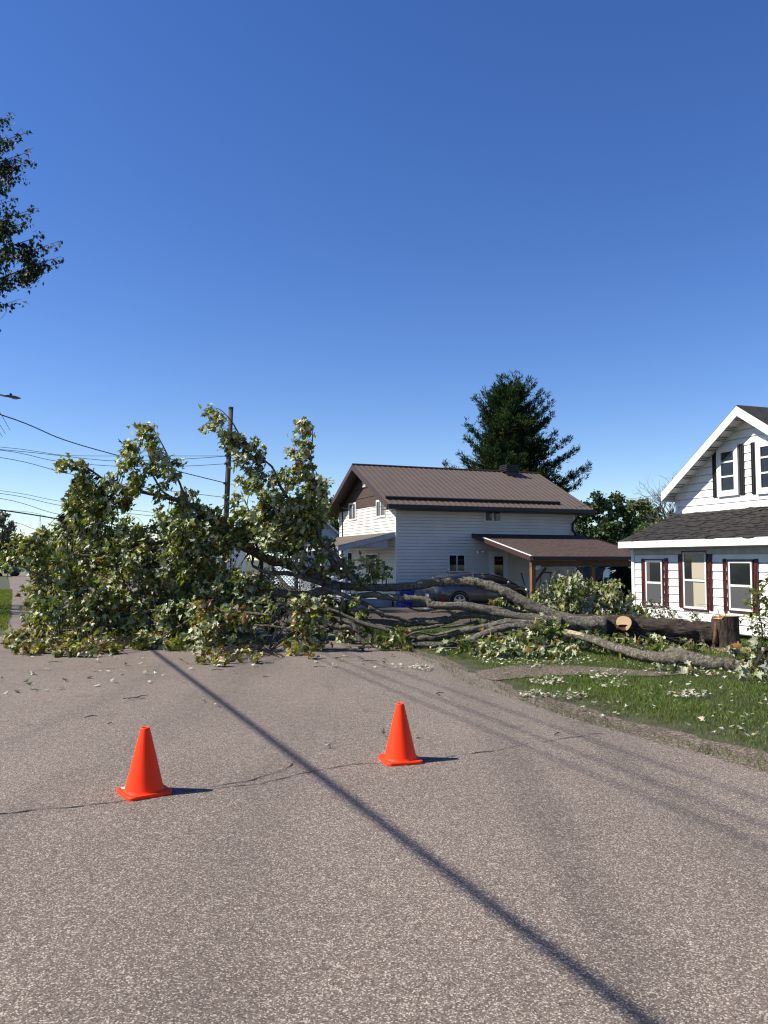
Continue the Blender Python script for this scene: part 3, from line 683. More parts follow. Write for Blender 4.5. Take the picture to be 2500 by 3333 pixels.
QUADL = (np.array([[0, 0], [.42, .4], [0, 1.0], [-.42, .4]], float), [[0, 1, 2], [0, 2, 3]])
def unit(a): return a / np.maximum(np.linalg.norm(a, axis=1, keepdims=True), 1e-9)
def leaves(name, pos, tdir, nrm, size, tint, m, parent=None, tpl=MAPLE, fold=(.15, .9), curl=(-.5, .6), loc=None, width=1.0):
    T, Fc = tpl; n = len(pos); k = len(T)
    y = unit(tdir); z = nrm - y * np.sum(nrm * y, 1, keepdims=True); z = unit(z); x = np.cross(y, z)
    fo = rng.uniform(*fold, n); cu = rng.uniform(*curl, n)
    lx = T[:, 0][None, :] * width * (1 / (1 + fo * .35))[:, None] * rng.uniform(.85, 1.1, n)[:, None]; ly = np.repeat(T[:, 1][None, :], n, 0)
    lz = -fo[:, None] * np.abs(lx) * .75 + cu[:, None] * ly ** 2 + rng.normal(0, .03, (n, k)) * (k > 4)
    v = pos[:, None, :] + (lx[..., None] * x[:, None, :] + ly[..., None] * y[:, None, :] + lz[..., None] * z[:, None, :]) * size[:, None, None]
    fl = np.concatenate([np.array(f) for f in Fc]); sz = np.array([len(f) for f in Fc])
    ff = (np.arange(n)[:, None] * k + fl[None, :]).ravel()
    return np_mesh(name, v.reshape(-1, 3), ff, np.tile(sz, n), m, parent, np.repeat(tint, k, 0), loc)
def palette(n, cols, wts, var=.25):
    c = np.array(cols)[rng.choice(len(cols), n, p=np.array(wts) / sum(wts))]
    return np.clip(c * KA * (1 + rng.normal(0, var, (n, 1))) * (1 + rng.normal(0, .08, (n, 3))), .004, .8)
GREEN = [(.165, .225, .030), (.26, .32, .040), (.090, .125, .020), (.38, .34, .045), (.28, .15, .034), (.28, .07, .02)]
W_STD = [28, 34, 12, 13, 7, 2]
W_YEL = [8, 28, 2, 44, 24, 4]
W_RED = [16, 22, 8, 20, 26, 6]
W_DRK = [30, 12, 40, 6, 12, 0]  # dark greens for leaves under crown and limbs, shade put into the tint
M['leaf'] = leaf_mat('maple_leaf', (.74, .79, .47), .85, .28, .4)
M['leafpale'] = leaf_mat('wilted_leaf', (.60, .60, .44), .88, .15, .6)
M['leaftree'] = leaf_mat('tree_leaf', (.12, .16, .07), .2, .22, .6, .2)
M['needle'] = leaf_mat('needle', (.05, .09, .03), .2, .15, .9, .05)
M['bark'] = bark_mat('grey_maple_bark', (.03, .024, .018), (.19, .165, .13), (.56, .51, .44), 22, bump=1.0, moss=(.19, .18, .12))
M['barkdark'] = bark_mat('old_trunk_bark', (.012, .008, .006), (.075, .056, .042), (.20, .165, .13), 15, (.45, 2.2, 2.2), bump=1.0)
M['barkstump'] = bark_mat('stump_bark', (.022, .015, .011), (.075, .055, .042), (.16, .125, .095), 11, (2.4, 2.4, .4), bump=1.0)
M['barkbr'] = bark_mat('twig_bark', (.03, .024, .02), (.075, .062, .05), (.15, .13, .11), 20, bump=.4)
M['wood'] = mat('fresh_cut_wood', (.95, .66, .36), .7, (.85, .54, .27), 5, 8, .3, 30)
M['torn'] = mat('torn_brown_wood', (.22, .10, .04), .9, (.10, .05, .025), 14, 8, .8, 30)
M['woodred'] = mat('torn_orange_wood', (.60, .30, .10), .8, (.35, .14, .04), 14, 8, .8, 30)
M['rot'] = mat('rotten_wood', (.10, .035, .015), .9, (.22, .09, .035), 14, 8, .8, 40)
M['woodpale'] = mat('splintered_wood', (.72, .62, .42), .8, (.5, .38, .2), 12, 8, .8, 30, stretch=(.3, 2, 2))

class Limb:
    def __init__(s, pts, rad, n=9):
        s.p = smooth_path(pts, n); m = len(s.p); t = np.linspace(0, 1, m)
        s.r = np.interp(t, np.linspace(0, 1, len(rad)), rad) if hasattr(rad, '__len__') else [rad] * m
def grow(limbs, root, blobs, per, wts, leafm, lsize=(.10, .165), limb_mat='bark', drift=Vector((-.35, 0, -.45)), flip=.5, names=('limb', 'foliage'), wob=.35, tpl=MAPLE, twr=.007, spread=.42, pal=GREEN, fold=(.15, .9)):
    """limbs as parts; every blob of leaves hangs on a twig grown from the nearest limb"""
    lp = []; li = []
    for i, L in enumerate(limbs):
        for q, p in enumerate(L.p): lp.append(p[:]); li.append((i, q))
    lp = np.array(lp); tw = {}; lf = {}
    for (c, r, wz) in blobs:
        d = np.linalg.norm(lp - np.array(c), axis=1); j = int(np.argmin(d)); i, q = li[j]; s = Vector(lp[j]); c = Vector(c)
        mb = tw.setdefault(i, MB()); L = (c - s).length
        mid = s.lerp(c, .5) + Vector((random.uniform(-.12, .12), random.uniform(-.12, .12), .08 + .12 * random.random())) * min(L, 1.2)
        path = smooth_path([s, mid, c + Vector((0, 0, -.02))], 4)
        r0 = min(float(limbs[i].r[q]) * .6, twr * (1 + 1.6 * L))
        if not (c.z < .55 and L > .3 and wz is W_DRK): mb.tube(path, np.linspace(r0, .003, len(path)), 5, False)
        n = max(4, int(per * (r / .2) ** 2 * random.uniform(.7, 1.3)))
        ctr = []; bn_ = np.array([random.gauss(-.45, .5), random.gauss(-.45, .5), random.gauss(.45, .45)]); bt_ = np.array([random.gauss(0, .35), random.gauss(0, .35), random.gauss(0, .3)]); fp_ = .12 if ((wz is W_YEL or wz is W_DRK) and flip < .8) else flip; bf_ = 1 if random.random() > fp_ else -1
        for _ in range(3):
            e = c + Vector((random.gauss(0, .6), random.gauss(0, .6), random.gauss(0, .6))) * r
            mb.tube([path[-3], (path[-2] + e) / 2 + Vector((0, 0, .03)), e], [.004, .003, .0015], 3, False); ctr.append(e)
        if wz is None and random.random() < .12:
            u_ = Vector((random.gauss(.2, .5), random.gauss(0, .4), random.gauss(.5, .4))); b_ = c + u_ * .28; mb.tube(smooth_path([c, b_, b_ + Vector((random.gauss(0, .15), 0, random.gauss(-.05, .12))), b_ + Vector((random.gauss(-.2, .12), 0, random.gauss(-.12, .12)))], 3), .004, 4, False)
        cc = np.array([ctr[k % 3][:] for k in range(n)]) * .55 + np.array(c[:]) * .45
        pos = cc + rng.normal(0, 1, (n, 3)) * r * spread
        pos[:, 2] = np.maximum(pos[:, 2], .03 + rng.uniform(0, .08, n))
        lf.setdefault(i, []).append((pos, np.tile(bn_, (n, 1)), wz, np.tile(bt_, (n, 1)), np.full(n, bf_)))
    for i, L in enumerate(limbs):
        sd_n = 22 if max(L.r) > .05 else 8; mb = MB(); mb.tube(L.p, L.r, sd_n, True, wob, i * 3.3)
        for vi in range(len(mb.v)):
            c_ = L.p[vi // sd_n]; v_ = Vector(mb.v[vi]); mb.v[vi] = tuple(c_ + (v_ - c_) * (1 + .10 * noise.noise(v_ * 4) + .035 * noise.noise(v_ * 15)))
        lo = mb.build(names[0], M[limb_mat], root, True)
        if i in tw: tw[i].build('limb_twigs', M['barkbr'], lo, True)  # the twigs that carry the leaf blobs, one mesh per limb
        if i in lf:
            pos = np.concatenate([a[0] for a in lf[i]]); n = len(pos)
            tint = np.concatenate([palette(len(a[0]), pal, a[2] or wts) for a in lf[i]])
            td = rng.normal(0, .42, (n, 3)) + np.array(drift) + np.concatenate([a[3] for a in lf[i]])
            nr = rng.normal(0, .38, (n, 3)) + np.concatenate([a[1] for a in lf[i]]); fl = np.where(rng.random(n) < .2, -1, 1)[:, None] * np.concatenate([a[4] for a in lf[i]])[:, None]
            leaves(names[1], pos, td, nr * fl, rng.uniform(*lsize, n), tint, leafm, lo, tpl, fold)
def poly_blobs(poly, sp, yf, r, w=None, jit=.5, void=0):
    """blobs over a region measured on the photo; yf() gives a real distance for each"""
    P_ = np.array(poly, float); x0, y0 = P_.min(0); x1, y1 = P_.max(0); out = []; y = y0; row = 0
    while y < y1:
        x = x0 + (row % 2) * sp / 2
        while x < x1:
            xx = x + random.uniform(-jit, jit) * sp; yy = y + random.uniform(-jit, jit) * sp
            if inside(P_, np.array([xx]), np.array([yy]))[0] and not (void and noise.noise(Vector((xx / 46, yy / 40, void))) < -.10):
                Y = yf(xx, yy); p = D(xx, yy, Y)
                if p.z < .08: p = G(xx * 1.50693, yy * 1.50693, .1)
                out.append((p, r * random.uniform(.75, 1.2), w))
            x += sp
        y += sp * .87; row += 1
    return out
Z1 = lambda l: [(.27 * x, 862.6 + .27 * y) for x, y in l]
Z2 = lambda l: [(398 + .27 * x, 862.6 + .27 * y) for x, y in l]

# ============================================================ FALLEN TREE
ft = thing('fallen_maple', 'big storm felled maple lying across the road, leafy crown on the asphalt', 'fallen tree', G(1290 * 1.507, 2105))
def LD(pts, Y0, Y1, rad, n=9):
    k = len(pts); return Limb([D(x, y, Y0 + (Y1 - Y0) * i / (k - 1)) for i, (x, y) in enumerate(pts)], rad, n)
T = []
# the trunk log
tr = MB(); tp = smooth_path([D(x, y, Yv) for x, y, Yv in ((1536, 1373, 16.1), (1480, 1369, 16.15), (1420, 1363, 16.2), (1365, 1356, 16.3), (1320, 1352, 16.4), (1280, 1350, 16.5), (1235, 1343, 16.6), (1190, 1333, 16.8))], 8)
tr.tube(tp, np.interp(np.linspace(0, 1, len(tp)), [0, .1, .25, .45, .6, .75, 1], [.26, .255, .26, .25, .225, .20, .13]), 72, True, .26, 1.7)
for vi in range(len(tr.v)):
    i_, j_ = divmod(vi, 72)
    if i_ >= len(tp): break
    an_ = 2 * math.pi * j_ / 72; c_ = tp[i_]; v_ = Vector(tr.v[vi])
    rdg = abs(noise.noise(Vector((math.cos(an_) * 4.2, math.sin(an_) * 4.2, i_ * .11)))) * .16 + noise.noise(Vector((math.cos(an_) * 1.4 + 5, math.sin(an_) * 1.4, i_ * .06))) * .14
    tr.v[vi] = tuple(c_ + (v_ - c_) * (1 - rdg * .8))
tro = tr.build('trunk', M['barkdark'], ft, True)
k = MB(); dd = (tp[0] - tp[2]).normalized(); k.lathe(tp[0] + dd * .004, [(.25, 0), (.24, .02), (.12, .03), (.0, .035)], 20, dd); k.build('cut_face', M['rot'], tro, True)
# sawn stub with a rotten notch, facing the road
sp = D(1347.5, 1346, 15.93); sdn = Vector((-.42, -.88, .12)).normalized()
k = MB(); k.tube([sp - sdn * .34, sp - sdn * .02], [.19, .155], 20, False, .25, 4.4); stub = k.build('limb_stub', M['barkdark'], ft, True)
k = MB(); a_ = sdn.cross(Z).normalized(); b_ = a_.cross(sdn)
if b_.z < 0: b_ = -b_
if a_.x < 0: a_ = -a_
ring = []
for i in range(30):
    an = 2 * math.pi * i / 30; rr = .152 * (1 + .05 * math.sin(an * 3))
    ring.append((rr * math.cos(an), rr * math.sin(an)))
notch = [(-.14, -.055), (.05, -.02), (.09, -.035), (.085, -.075), (.04, -.07), (.02, -.10), (-.03, -.075)]
ok = [p for p in ring if not (p[0] < .02 and p[1] < -.05)]
ok = sorted(ok, key=lambda p: (math.atan2(p[1], p[0]) - R(-85)) % (2 * math.pi))
face = ok + [(-.145, -.045), (-.05, -.03), (.05, -.028), (.08, -.05), (.05, -.06), (.03, -.09)]
pts = [sp + a_ * x + b_ * y + sdn * .004 for x, y in face]
k.quad(*pts); k.build('sawn_face', M['wood'], stub)
k = MB(); k.lathe(sp - sdn * .03, [(.15, 0), (0, .0)], 18, sdn); k.build('rotten_core', M['rot'], stub)

LB = T.append
LB(LD([(1310, 1352), (1240, 1345), (1180, 1325), (1120, 1294), (1080, 1274), (1040, 1261), (1000, 1256), (940, 1258), (880, 1268), (800, 1269), (745, 1266), (700, 1260)], 16.2, 17.6, [.19, .155, .128, .112, .104, .10, .098, .092, .088, .085, .085, .095]))
LB(LD([(710, 1262), (668, 1238), (614, 1216), (587, 1211), (549, 1192), (500, 1168), (470, 1140), (440, 1112)], 17.6, 17.9, [.12, .115, .11, .105, .10, .09, .075, .06]))
LB(LD([(445, 1116), (431, 1103), (400, 1086), (377, 1078), (319, 1065), (284, 1057), (230, 1038), (194, 1014), (170, 1004)], 17.9, 17.2, [.06, .058, .055, .05, .045, .035, .025, .018, .008]))
LB(LD([(520, 1180), (490, 1172), (460, 1176), (430, 1170), (380, 1165), (330, 1175), (280, 1180), (200, 1200), (120, 1190), (60, 1185)], 17.8, 17.0, [.07, .06, .055, .05, .045, .04, .035, .03, .02, .01]))
LB(LD([(735, 1268), (700, 1276), (660, 1285), (614, 1283), (571, 1280), (506, 1278), (452, 1284), (398, 1305), (330, 1320), (250, 1330)], 17.4, 16.8, [.11, .10, .09, .08, .08, .075, .06, .05, .04, .02]))
LB(LD([(700, 1260), (668, 1251), (633, 1240), (603, 1238), (573, 1235), (545, 1222)], 17.5, 17.2, [.07, .06, .055, .05, .04, .03]))
LB(LD([(740, 1250), (700, 1180), (676, 1138), (652, 1105), (628, 1084), (605, 1049), (597, 1027), (587, 1008), (568, 992), (538, 962), (514, 933), (501, 911), (479, 887), (465, 881)], 17.3, 16.8, [.075, .065, .055, .045, .035, .028, .025, .022, .02, .018, .015, .012, .008, .005]))
LB(LD([(770, 1262), (730, 1205), (695, 1168), (684, 1127), (680, 1092), (679, 1035), (671, 992), (675, 952), (673, 922), (662, 908)], 17.1, 16.9, [.06, .045, .035, .03, .025, .02, .015, .012, .008, .005]))
LB(LD([(414, 1100), (395, 1062), (387, 1041), (373, 1016), (360, 979), (338, 938), (322, 921), (308, 918)], 17.5, 17.0, [.035, .03, .025, .02, .016, .013, .01, .005]))
LB(LD([(380, 1079), (350, 1060), (332, 1030), (318, 1010), (305, 990), (290, 965)], 17.4, 16.8, [.03, .025, .02, .015, .01, .006]))
LB(LD([(1212, 1345), (1182, 1340), (1104, 1331), (1048, 1317), (992, 1309), (936, 1307), (922, 1298), (894, 1293), (866, 1291), (824, 1288), (807, 1284), (760, 1290)], 16.3, 17.0, [.13, .11, .10, .09, .084, .08, .076, .072, .07, .068, .066, .06]))
LB(LD([(1240, 1352), (1182, 1348), (1104, 1338), (1062, 1333), (1034, 1328), (992, 1330), (970, 1338), (930, 1343), (900, 1343), (863, 1348), (796, 1345), (740, 1350), (690, 1345)], 16.3, 17.2, [.1, .085, .075, .07, .07, .075, .08, .085, .085, .085, .08, .07, .05]))
LB(LD([(1210, 1362), (1154, 1359), (1118, 1354), (1090, 1356), (1048, 1369), (1014, 1384), (978, 1393), (936, 1394), (894, 1393), (860, 1388)], 15.9, 15.7, [.09, .082, .08, .075, .072, .07, .068, .065, .06, .045]))
LB(LD([(1180, 1352), (1107, 1345), (1087, 1346), (1048, 1356), (1006, 1362), (970, 1369), (942, 1376), (908, 1380), (892, 1388)], 16.2, 16.3, [.09, .082, .08, .075, .07, .07, .07, .065, .05]))
LB(LD([(830, 1330), (790, 1305), (750, 1288), (717, 1276)], 16.8, 17.0, [.06, .05, .045, .045]))
LB(LD([(771, 1368), (750, 1355), (735, 1357), (715, 1352), (700, 1353)], 16.3, 16.2, [.045, .05, .05, .045, .04]))
LB(LD([(790, 1392), (775, 1375), (765, 1352), (745, 1343), (730, 1342), (712, 1353)], 15.8, 16.0, [.06, .055, .04, .035, .03, .02]))
LB(LD([(640, 1362), (610, 1356), (580, 1352), (533, 1350), (480, 1345), (430, 1335)], 16.0, 16.4, [.02, .022, .024, .026, .03, .02]))
LB(LD([(600, 1335), (575, 1328), (545, 1325), (520, 1322), (470, 1320)], 16.2, 16.6, [.03, .03, .03, .03, .02]))
LB(LD([(630, 1430), (598, 1416), (582, 1397), (549, 1376), (520, 1362), (480, 1350)], 14.6, 15.9, [.012, .015, .018, .02, .02, .02]))
LB(LD([(40, 1385), (90, 1372), (150, 1360), (230, 1350), (330, 1345)], 16.0, 16.8, [.012, .02, .025, .03, .04]))
LB(LD([(330, 1395), (360, 1370), (400, 1345), (440, 1320), (480, 1290)], 15.8, 16.8, [.01, .02, .03, .035, .04]))
LB(LD([(250, 1330), (180, 1290), (120, 1260), (70, 1235), (30, 1215)], 17.0, 16.6, [.03, .025, .02, .014, .007]))
LB(LD([(440, 1300), (370, 1240), (300, 1200), (230, 1140), (180, 1100), (160, 1070)], 18.5, 18.8, [.05, .045, .035, .03, .02, .012]))
LB(LD([(640, 1290), (590, 1230), (560, 1170), (540, 1110), (520, 1060)], 18.6, 19.4, [.05, .045, .035, .025, .012]))

for ps_, ya, yb, rr_ in (([(796, 1312), (830, 1328), (858, 1334), (890, 1345)], 16.6, 16.8, [.045, .05, .045, .03]), ([(1107, 1362), (1150, 1375), (1190, 1395), (1235, 1410)], 15.6, 15.2, [.03, .028, .022, .012]),
        ([(952, 1355), (985, 1352), (1030, 1343)], 16.4, 16.6, [.02, .025, .03]), ([(860, 1385), (900, 1366), (940, 1372), (990, 1360)], 16.0, 16.2, [.03, .025, .022, .02]), ([(660, 1300), (720, 1318), (780, 1345), (840, 1362), (900, 1380)], 16.6, 16.2, [.02, .03, .038, .04, .03]),
        ([(700, 1330), (760, 1342), (820, 1352), (880, 1362)], 16.4, 16.5, [.03, .035, .035, .02]), ([(1000, 1300), (1050, 1310), (1100, 1316), (1160, 1332)], 17.0, 16.7, [.02, .03, .035, .04]), ([(930, 1322), (965, 1320), (990, 1330), (1040, 1326)], 16.5, 16.6, [.02, .03, .03, .03]),
        ([(640, 1250), (680, 1215), (700, 1190), (735, 1150)], 17.0, 17.4, [.03, .022, .015, .006]), ([(560, 1300), (610, 1312), (670, 1330), (740, 1338)], 16.5, 16.4, [.015, .02, .028, .03]),
        ([(905, 1410), (960, 1400), (1030, 1402), (1090, 1392)], 15.3, 15.6, [.012, .02, .025, .03]), ([(1060, 1352), (1085, 1372), (1130, 1388), (1180, 1392)], 15.9, 15.4, [.03, .025, .02, .01]), ([(985, 1400), (1010, 1388), (1050, 1384), (1110, 1372), (1160, 1362)], 15.4, 15.8, [.015, .02, .025, .03, .035]),
        ([(860, 1300), (900, 1318), (950, 1318), (1000, 1324)], 16.9, 16.8, [.015, .022, .03, .03]), ([(820, 1352), (860, 1362), (905, 1358), (960, 1350)], 16.5, 16.6, [.02, .03, .035, .03])):
    LB(LD(ps_, ya, yb, rr_))
B = []
def pts_blobs(l, r, Y, w=None, jy=.35):
    for x, y in list(l) + [(a + random.uniform(-7, 7), b + random.uniform(-7, 7)) for a, b in l if random.random() < .75]: B.append((D(x + random.uniform(-3, 3), y + random.uniform(-3, 3), Y + random.uniform(-jy, jy)), r * random.uniform(.8, 1.15), w))
pts_blobs(Z1([(480, 540), (540, 520), (600, 530), (650, 540), (700, 570), (640, 620), (600, 700), (650, 690), (720, 680), (770, 730), (820, 680), (900, 610), (890, 660), (960, 700), (820, 760), (700, 760)]), .155, 17.1, W_STD)
pts_blobs(Z1([(1130, 235), (1170, 290), (1200, 340), (1030, 370), (1060, 390), (1210, 410), (1230, 350), (1040, 470), (1000, 500), (1240, 470), (1290, 440), (1360, 470), (1390, 510), (1000, 540), (1080, 530), (1180, 560), (1250, 560), (1310, 560), (1390, 610), (1100, 640), (1060, 600), (1330, 660), (1060, 710), (1120, 690), (1230, 720), (1280, 780), (1180, 240), (1330, 520)]), .15, 17.1, W_STD)
pts_blobs(Z1([(600, 780), (570, 840), (640, 830), (720, 850), (850, 740), (790, 820), (860, 860), (920, 800), (1010, 780), (960, 860), (1040, 850)]), .17, 17.3, W_STD)
pts_blobs(Z1([(1480, 760), (1530, 800), (1450, 820), (1570, 860), (1500, 880), (1430, 870)]), .14, 17.8, W_STD)
pts_blobs(Z2([(210, 95), (250, 130), (190, 215), (230, 200), (280, 180), (330, 150), (290, 240), (350, 270), (310, 350), (370, 330), (400, 300), (440, 330), (420, 390), (500, 390), (560, 375), (600, 400), (450, 450), (530, 460), (600, 470), (430, 530), (510, 560), (590, 560), (460, 620), (550, 620), (630, 640), (720, 620), (690, 650), (500, 680), (590, 690), (470, 350), (390, 400)]), .14, 16.9, W_STD)
pts_blobs(Z2([(935, 190), (980, 200), (930, 255), (985, 270), (890, 350), (950, 340), (1005, 370), (870, 430), (930, 430), (1000, 420), (900, 490), (960, 500), (1000, 540), (900, 560), (960, 590), (1030, 600), (800, 600), (860, 640), (940, 650), (1050, 660), (1120, 680), (1100, 750), (820, 660)]), .135, 16.9, W_STD)
main = [(12, 1205), (30, 1178), (60, 1160), (110, 1146), (150, 1132), (152, 1110), (175, 1092), (215, 1082), (245, 1100), (290, 1120), (330, 1122), (380, 1118), (430, 1114), (470, 1122), (500, 1070), (540, 1050), (600, 1062), (640, 1030), (690, 1045), (706, 1090), (698, 1130), (650, 1190), (600, 1200), (545, 1170), (480, 1165), (450, 1200), (500, 1240), (600, 1260), (560, 1400), (420, 1395), (300, 1392), (100, 1395), (20, 1390), (14, 1372), (55, 1360), (75, 1310), (66, 1275), (85, 1240), (60, 1222), (16, 1228)]
depth = lambda x, y: random.uniform(16.4, 18.0) + (1330 - min(y, 1330)) * .004
B += poly_blobs(main, 22, lambda x, y: random.uniform(16.2, 17.1) + (1330 - min(y, 1330)) * .003, .19, None, void=3.3)
B += poly_blobs(main, 26, lambda x, y: random.uniform(17.3, 18.6) + (1330 - min(y, 1330)) * .003, .20, None, void=9.1)
B += poly_blobs([(60, 1200), (200, 1160), (450, 1170), (520, 1180), (520, 1280), (560, 1330), (540, 1390), (60, 1390), (80, 1250)], 24, lambda x, y: random.uniform(18.8, 21), .21, W_DRK)
B += poly_blobs([(14, 1372), (60, 1355), (120, 1370), (200, 1385), (300, 1390), (230, 1408), (100, 1412), (30, 1402)], 14, lambda x, y: 15.75 - (y - 1380) * .012, .14, W_YEL)
B += poly_blobs([(290, 1375), (420, 1380), (420, 1404), (300, 1402)], 17, lambda x, y: 15.5, .13, W_DRK)
B += poly_blobs([(640, 1180), (700, 1140), (740, 1200), (820, 1210), (848, 1228), (820, 1252), (770, 1262), (700, 1240), (640, 1235)], 19, lambda x, y: random.uniform(16.9, 17.9), .15, W_STD)
B += poly_blobs([(570, 1080), (690, 1070), (695, 1140), (640, 1190), (560, 1180)], 18, lambda x, y: random.uniform(16.6, 17.4), .16, W_STD)
B += poly_blobs([(540, 1290), (640, 1290), (720, 1290), (790, 1310), (790, 1390), (700, 1385), (600, 1390), (540, 1390)], 30, lambda x, y: random.uniform(17.0, 18.6), .19, W_DRK)
B += poly_blobs([(414, 1310), (450, 1300), (530, 1308), (535, 1350), (500, 1370), (470, 1430), (420, 1420), (425, 1370)], 17, lambda x, y: random.uniform(14.9, 15.5), .13, W_RED)
B += poly_blobs([(420, 1400), (540, 1395), (570, 1420), (500, 1438), (430, 1430)], 19, lambda x, y: 14.9, .10, W_RED)
B += poly_blobs([(620, 1295), (660, 1290), (710, 1310), (705, 1360), (695, 1415), (630, 1410), (612, 1390), (640, 1350)], 17, lambda x, y: random.uniform(15.0, 15.5), .13, W_RED)
B += poly_blobs([(790, 1372), (830, 1365), (905, 1362), (905, 1400), (820, 1405), (780, 1395)], 18, lambda x, y: random.uniform(15.4, 15.9), .13, W_DRK)
B += poly_blobs([(1018, 1340), (1064, 1338), (1064, 1358), (1015, 1360)], 14, lambda x, y: 17.2, .12, W_STD)
B += poly_blobs([(1060, 1300), (1130, 1298), (1132, 1328), (1070, 1326)], 14, lambda x, y: 17.4, .13, W_STD)
B += poly_blobs([(940, 1392), (1060, 1375), (1100, 1365), (1230, 1375), (1260, 1400), (1220, 1412), (1060, 1412), (940, 1410)], 18, lambda x, y: random.uniform(15.3, 16.2), .13, W_DRK)
B += poly_blobs([(1040, 1385), (1240, 1375), (1262, 1405), (1200, 1415), (1050, 1415)], 15, lambda x, y: random.uniform(15.0, 16.2), .14, W_DRK)
B += poly_blobs([(1235, 1368), (1400, 1382), (1505, 1388), (1510, 1402), (1400, 1412), (1290, 1408), (1235, 1398)], 15, lambda x, y: random.uniform(15.6, 16.3), .13, W_DRK)  # dark leaves added beneath the trunk, their tint deepening the shade there
B += poly_blobs([(425, 1085), (470, 1100), (540, 1150), (540, 1185), (470, 1165), (420, 1130)], 15, lambda x, y: random.uniform(16.9, 17.4), .15, None)
B += poly_blobs([(1000, 1385), (1120, 1372), (1240, 1372), (1240, 1395), (1000, 1402)], 17, lambda x, y: random.uniform(16.0, 16.8), .12, W_DRK)
B += poly_blobs([(735, 1290), (800, 1312), (825, 1340), (800, 1385), (750, 1390), (735, 1340)], 26, lambda x, y: random.uniform(16.5, 17.6), .14, None)
B += poly_blobs([(1145, 1345), (1225, 1340), (1222, 1400), (1160, 1402)], 17, lambda x, y: random.uniform(15.4, 15.8), .14, W_DRK)
grow(T, ft, B, 34, W_STD, M['leaf'], (.10, .165), spread=.38, flip=.45)

# long grey limb in front with a splintered end
ll = thing('broken_limb', 'long grey limb lying on the grass in front of the trunk, splintered at one end', 'broken limb', G(2100, 2150))
fl = [(1228, 1368, 14.9), (1267, 1378, 14.6), (1306, 1391, 14.3), (1345, 1404, 13.9), (1384, 1414, 13.5), (1423, 1420, 13.2), (1462, 1421, 13.0), (1500, 1426, 12.85), (1540, 1434, 12.7), (1579, 1439, 12.6), (1620, 1440, 12.5), (1700, 1436, 12.4)]
L0 = Limb([D(x, y + 0, Y) for x, y, Y in fl], [.065, .075, .08, .08, .085, .095, .105, .115, .125, .13, .125, .11])
L1 = Limb([D(1500, 1424, 12.9), D(1480, 1412, 13.3), D(1455, 1405, 13.7), D(1440, 1408, 13.9)], [.09, .07, .055, .05])
L2 = Limb([D(1620, 1440, 12.5), D(1640, 1415, 12.3), D(1665, 1400, 12.1), D(1700, 1390, 12.0)], [.07, .04, .03, .02])
bl = poly_blobs([(1600, 1420), (1640, 1385), (1700, 1370), (1700, 1470), (1610, 1462), (1595, 1445)], 17, lambda x, y: random.uniform(12.0, 12.5), .13, W_STD)
bl += poly_blobs([(1420, 1428), (1500, 1428), (1500, 1448), (1420, 1444)], 15, lambda x, y: 12.6, .09, W_DRK)
bl += poly_blobs([(1570, 1395), (1600, 1385), (1610, 1410), (1580, 1420)], 15, lambda x, y: 12.6, .09, W_STD)
grow([L0, L1, L2], ll, bl, 16, W_DRK, M['leafpale'], (.11, .19), flip=.93, drift=Vector((-.1, -.2, -.6)))
e0_ = D(1226, 1367, 14.9); dx_ = (L0.p[3] - L0.p[0]).normalized(); k = MB(); random.seed(5)
for i in range(22):
    an = random.uniform(0, 6.28); o_ = Vector((0, math.cos(an), math.sin(an))) * random.uniform(.01, .055)
    k.tube([e0_ + o_ + dx_ * .12, e0_ + o_ * 1.1 - dx_ * random.uniform(-.02, .14)], [.014, .003], 4)
k.tube([e0_ + dx_ * .02 + Vector((0, -.035, .02)), e0_ + dx_ * .3 + Vector((0, -.05, .03)), e0_ + dx_ * .42 + Vector((0, -.045, .0))], [.05, .04, .004], 6)
k.build('splintered_end', M['woodpale'], ll)

# stump
sb = G(1577 * 1.507, 2112); sb = Vector((sb.x, sb.y + .2, 0)); ztp = z_at(2000, sb)
stp = thing('tree_stump', 'freshly cut stump with orange torn wood on top beside the white house', 'tree stump', sb)
k = MB(); prof = [(.345, 0), (.315, .05), (.285, .16), (.27, .3), (.265, .45), (.262, ztp - .03)]; S_n = 44; n0 = 0
for i, (r_, h) in enumerate(prof):
    for j in range(S_n):
        an = 2 * math.pi * j / S_n; q = Vector((math.cos(an), math.sin(an), 0))
        fl_ = 1 + .08 * math.sin(an * 5 + 1) * (1 - i / 5) + .05 * noise.noise(q * 5 + Vector((0, 0, h))) + .03 * math.sin(an * 19 + h * 2)
        k.v.append(tuple(sb + q * r_ * fl_ + Z * (h + (.05 * (1 if math.cos(an - 2.9) > .2 else 0) * -1.2 if i == 5 else 0))))
for i in range(5):
    for j in range(S_n):
        a0 = i * S_n + j; a1 = i * S_n + (j + 1) % S_n; k.f.append((a0, a1, a1 + S_n, a0 + S_n)); k.m.append(0)
k.build('bark', M['barkstump'], stp, True)
k = MB(); top = [Vector(v) for v in k.v]
k2 = MB(); c_ = sb + Z * (ztp - .02)
for j in range(40):
    a, b = 2 * math.pi * j / 40, 2 * math.pi * (j + 1) / 40
    def tpz(an): return -.06 if math.cos(an - 2.9) > .35 else 0.0
    k2.quad(c_, c_ + Vector((math.cos(a), math.sin(a), 0)) * .262 + Z * tpz(a), c_ + Vector((math.cos(b), math.sin(b), 0)) * .262 + Z * tpz(b))
k2.build('cut_face', M['wood'], stp)
k = MB()
for i in range(70):
    an = random.gauss(3.3, .8); rr = random.uniform(.05, .262); p = sb + Vector((math.cos(an) * rr, math.sin(an) * rr, ztp - .07)); h = random.uniform(.02, .06)
    k.tube([p, p + Vector((random.uniform(-.03, .02), random.uniform(-.03, .01), h))], [.014, .003], 4)
